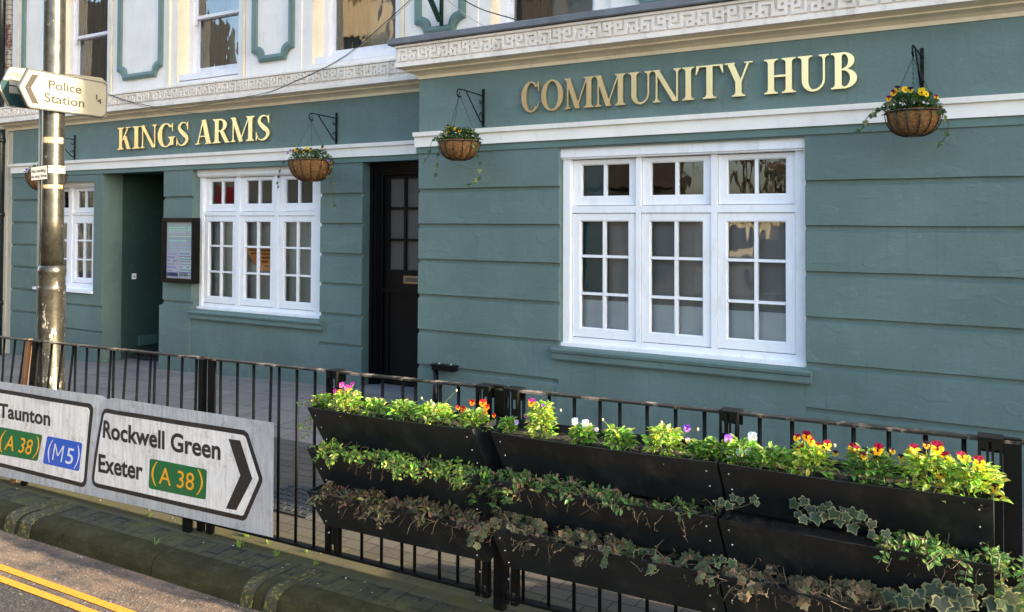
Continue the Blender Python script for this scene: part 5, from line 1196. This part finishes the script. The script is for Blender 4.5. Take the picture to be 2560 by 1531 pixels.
# drain cover behind the railing
x_,y_=GP(742,1262); b=MB()
b.box(x_-.30,x_+.28,y_-.2,y_+.25,gz(x_,y_)-.05,gz(x_,y_)+.008)
for i_ in range(8):
    for j_ in range(6): b.box(x_-.27+i_*.07,x_-.23+i_*.07,y_-.17+j_*.07,y_-.14+j_*.07,gz(x_,y_)+.008,gz(x_,y_)+.013)
tag(b.build('drain_cover',paint('iron_cover',(.03,.032,.035),.6,.3)),'dark studded iron cover in the paving behind the railing','drain cover')
# fallen leaves / litter specks
b=MB(); random.seed(31)
for k in range(150):
    x_=random.uniform(-6.5,-1.5); y_=random.choice([random.uniform(-3.09,-2.7),random.uniform(-3.29,-3.275)]) if k<120 else random.uniform(-3.58,-3.28)
    z_=(gz(x_,y_) if y_>-3.12 else rz(x_,y_)+.003)+.004; s_=random.uniform(.002,.006); b.col=random.choice([(.5,.46,.38),(.10,.07,.04),(.35,.25,.14),(.6,.58,.52)])
    b.ell((x_,y_,z_),s_,s_*.7,s_*.4,6,4)
tag(b.build('grit',vcol('grit',.9)),'pale grit and crumbs scattered over the kerb edge','grit',kind='stuff')
o=thing('shade_bin',(1.05,-2.52,.05),'round black bin added out of view past the right edge to shade the pavement','litter bin')  # unseen bin, added to shade the paving strip under the railing
b=MB(); b.lathe((1.05,-2.52,.04),[(.02,0),(.22,0),(.24,.05),(.25,.78),(.27,.80),(.27,.84),(.24,.86)],28); b.build('body',BLKMET,o,smooth=True)
b=MB(); b.lathe((1.05,-2.52,.04),[(.24,.98),(.20,1.05),(.10,1.09),(.01,1.10)],28); b.build('hood',BLKMET,o,smooth=True)
for a in range(4): b=MB(); b.tube([(1.05+.23*math.cos(a*1.57),-2.52+.23*math.sin(a*1.57),.88),(1.05+.23*math.cos(a*1.57),-2.52+.23*math.sin(a*1.57),1.04)],.02,8); b.build('hood_support',BLKMET,o)
# ---------------------------------------------------------------- surroundings the photograph sees as reflections and shade
def facade(name,x,y,L,H,yaw,wallm,label,bays,dark=ROOM,trim=CREAM,z0=-.3,gf=3.2):
    o=thing(name,(x,y,z0),label,'building'); o.rotation_euler.z=yaw; ORG[o.name]=Vector((0,0,0))
    b=MB(); b.box(0,L,-6,-.25,0,H); 
    bw=L/bays
    for k in range(bays):
        a=k*bw; b.box(a,a+bw*.25,-.25,0,0,H); b.box(a+bw*.75,a+bw,-.25,0,0,H)
        lv=[0,.5,gf-.6,gf+.6]; z=gf+.6
        for (za,zb_) in ((0,.45),(gf-.5,gf+.9),(gf+2.5,gf+3.9),(gf+5.5,H)):
            if za<H: b.box(a+bw*.25,a+bw*.75,-.249,-.001,za,min(zb_,H))
    b.build('wall',wallm,o)
    b=MB(); b.box(-.1,L+.1,-.3,.15,gf-.1,gf+.15); b.box(-.1,L+.1,-.3,.25,H-.3,H)
    for k in range(bays): a=k*bw; b.box(a+bw*.22,a+bw*.25,-.2,.06,.45,gf-.5); b.box(a+bw*.75,a+bw*.78,-.2,.06,.45,gf-.5)
    b.build('trim',trim,o)
    b=MB(); b.box(.1,L-.1,-.24,-.20,.3,H-.4); b.build('glazing',paint('opp_glass',(.02,.02,.022),.1),o)
    return o
WB=paint('sunlit_cream',(.74,.62,.40),.8,.06); WB2=paint('sunlit_buff',(.60,.46,.28),.8,.08); DKB=paint('brown_brick_far',(.06,.045,.04),.85,.15)
SLATE=paint('dark_slate',(.035,.033,.032),.7,.1)
facade('shop_terrace',-31,-26,14,9.5,R(-48),WB,'sunlit cream terrace across the street, nearest of the two terraces',5)
facade('shop_terrace',-27,-34,12,10.5,R(-40),WB2,'buff terrace farther down across the street',4)
facade('tall_house',-46.0,-10.5,9,12,R(-22),DKB,'tall dark brick house far left across the street',3,trim=DKB)
hb=facade('cream_house',-34.2,-13.0,4.3,7.2,R(-24),WB,'narrow sunlit cream house across the street with a slate upper storey',2)
b=MB(); b.box(0,4.3,-6,.05,7.2,11.5); b.build('roof',SLATE,hb)
facade('tan_house',-21.6,-14.2,5,10.5,R(-16),WB2,'narrow tan house across the street',2,trim=WB2)
facade('corner_shop',-16.2,-11.7,9.3,9.2,R(-22),DKB,'dark brick shop across the street',4,trim=DKB)
facade('low_hall',-17,-46,20,3.1,R(-24),WB,'low cream hall beyond the bare trees',6,gf=2.4)
ls=facade('low_shop',-29.0,-14.2,7.0,4.4,R(-24),WB,'low cream shop across the street with a red fascia',3,gf=3.0)
b=MB(); b.box(.1,2.6,.16,.30,2.85,3.5); b.build('red_fascia',paint('red_fascia',(.85,.04,.04),.5),ls)
b=MB(); b.box(-7.2,9,-20.4,-20,-.4,1.35); tag(b.build('garden_wall',DKB),'low dark brick wall in front of the bare trees','wall')
# unseen brick block added on the right so its corner shades the pub front
RB=thing('shade_block',(9.5,1,0),'unseen brick block added beyond the right edge to shade the pub','building')
b=MB(); b.box(6.5,8,-1.50,9,-.4,12.5); b.build('wall',DKB,RB)
b=MB(); b.box(6.5,8,-1.57,-1.501,3.1,3.4); b.build('string_course',CREAM,RB)
b=MB(); b.box(6.8,7.7,-1.54,-1.501,.8,2.6); b.build('window',WHITE,RB)
b=MB(); b.box(6.8,7.7,-1.54,-1.501,4.2,5.9); b.build('window',WHITE,RB)
def tree(x,y,h,seed):
    rnd=random.Random(seed); o=thing('bare_tree',(x,y,-.3),['nearest and smallest bare winter tree across the street','bare winter tree standing second from the street','bare winter tree beside the low cream hall','farthest bare winter tree left of the others'][seed-1],'tree','bare winter trees'); b=MB()
    def br(p,d,l,r,k):
        e=p+d*l; b.tube([p,(p+e)/2+Vector((rnd.gauss(0,.04),rnd.gauss(0,.04),0))*l,e],[r,r*.85,r*.7],5,False)
        if k==0: return
        for q in range(3 if k>1 else 4):
            nd=(d+Vector((rnd.gauss(0,.5),rnd.gauss(0,.5),rnd.gauss(.1,.3)))).normalized(); br(p.lerp(e,rnd.uniform(.6,1)),nd,l*rnd.uniform(.6,.82),r*.6,k-1)
    br(Vector((x,y,-.3)),Vector((0,0,1)),h*.3,h*.016,6); b.build('trunk',paint('bark',(.09,.07,.05),.9) if 'bark' not in bpy.data.materials else bpy.data.materials['bark'],o)
for x_,y_,h_,s_ in ((-4.5,-18,9,1),(-7.5,-21,10,2),(-5.5,-26,11,3),(-9.0,-30,11,4)): tree(x_,y_,h_,s_)
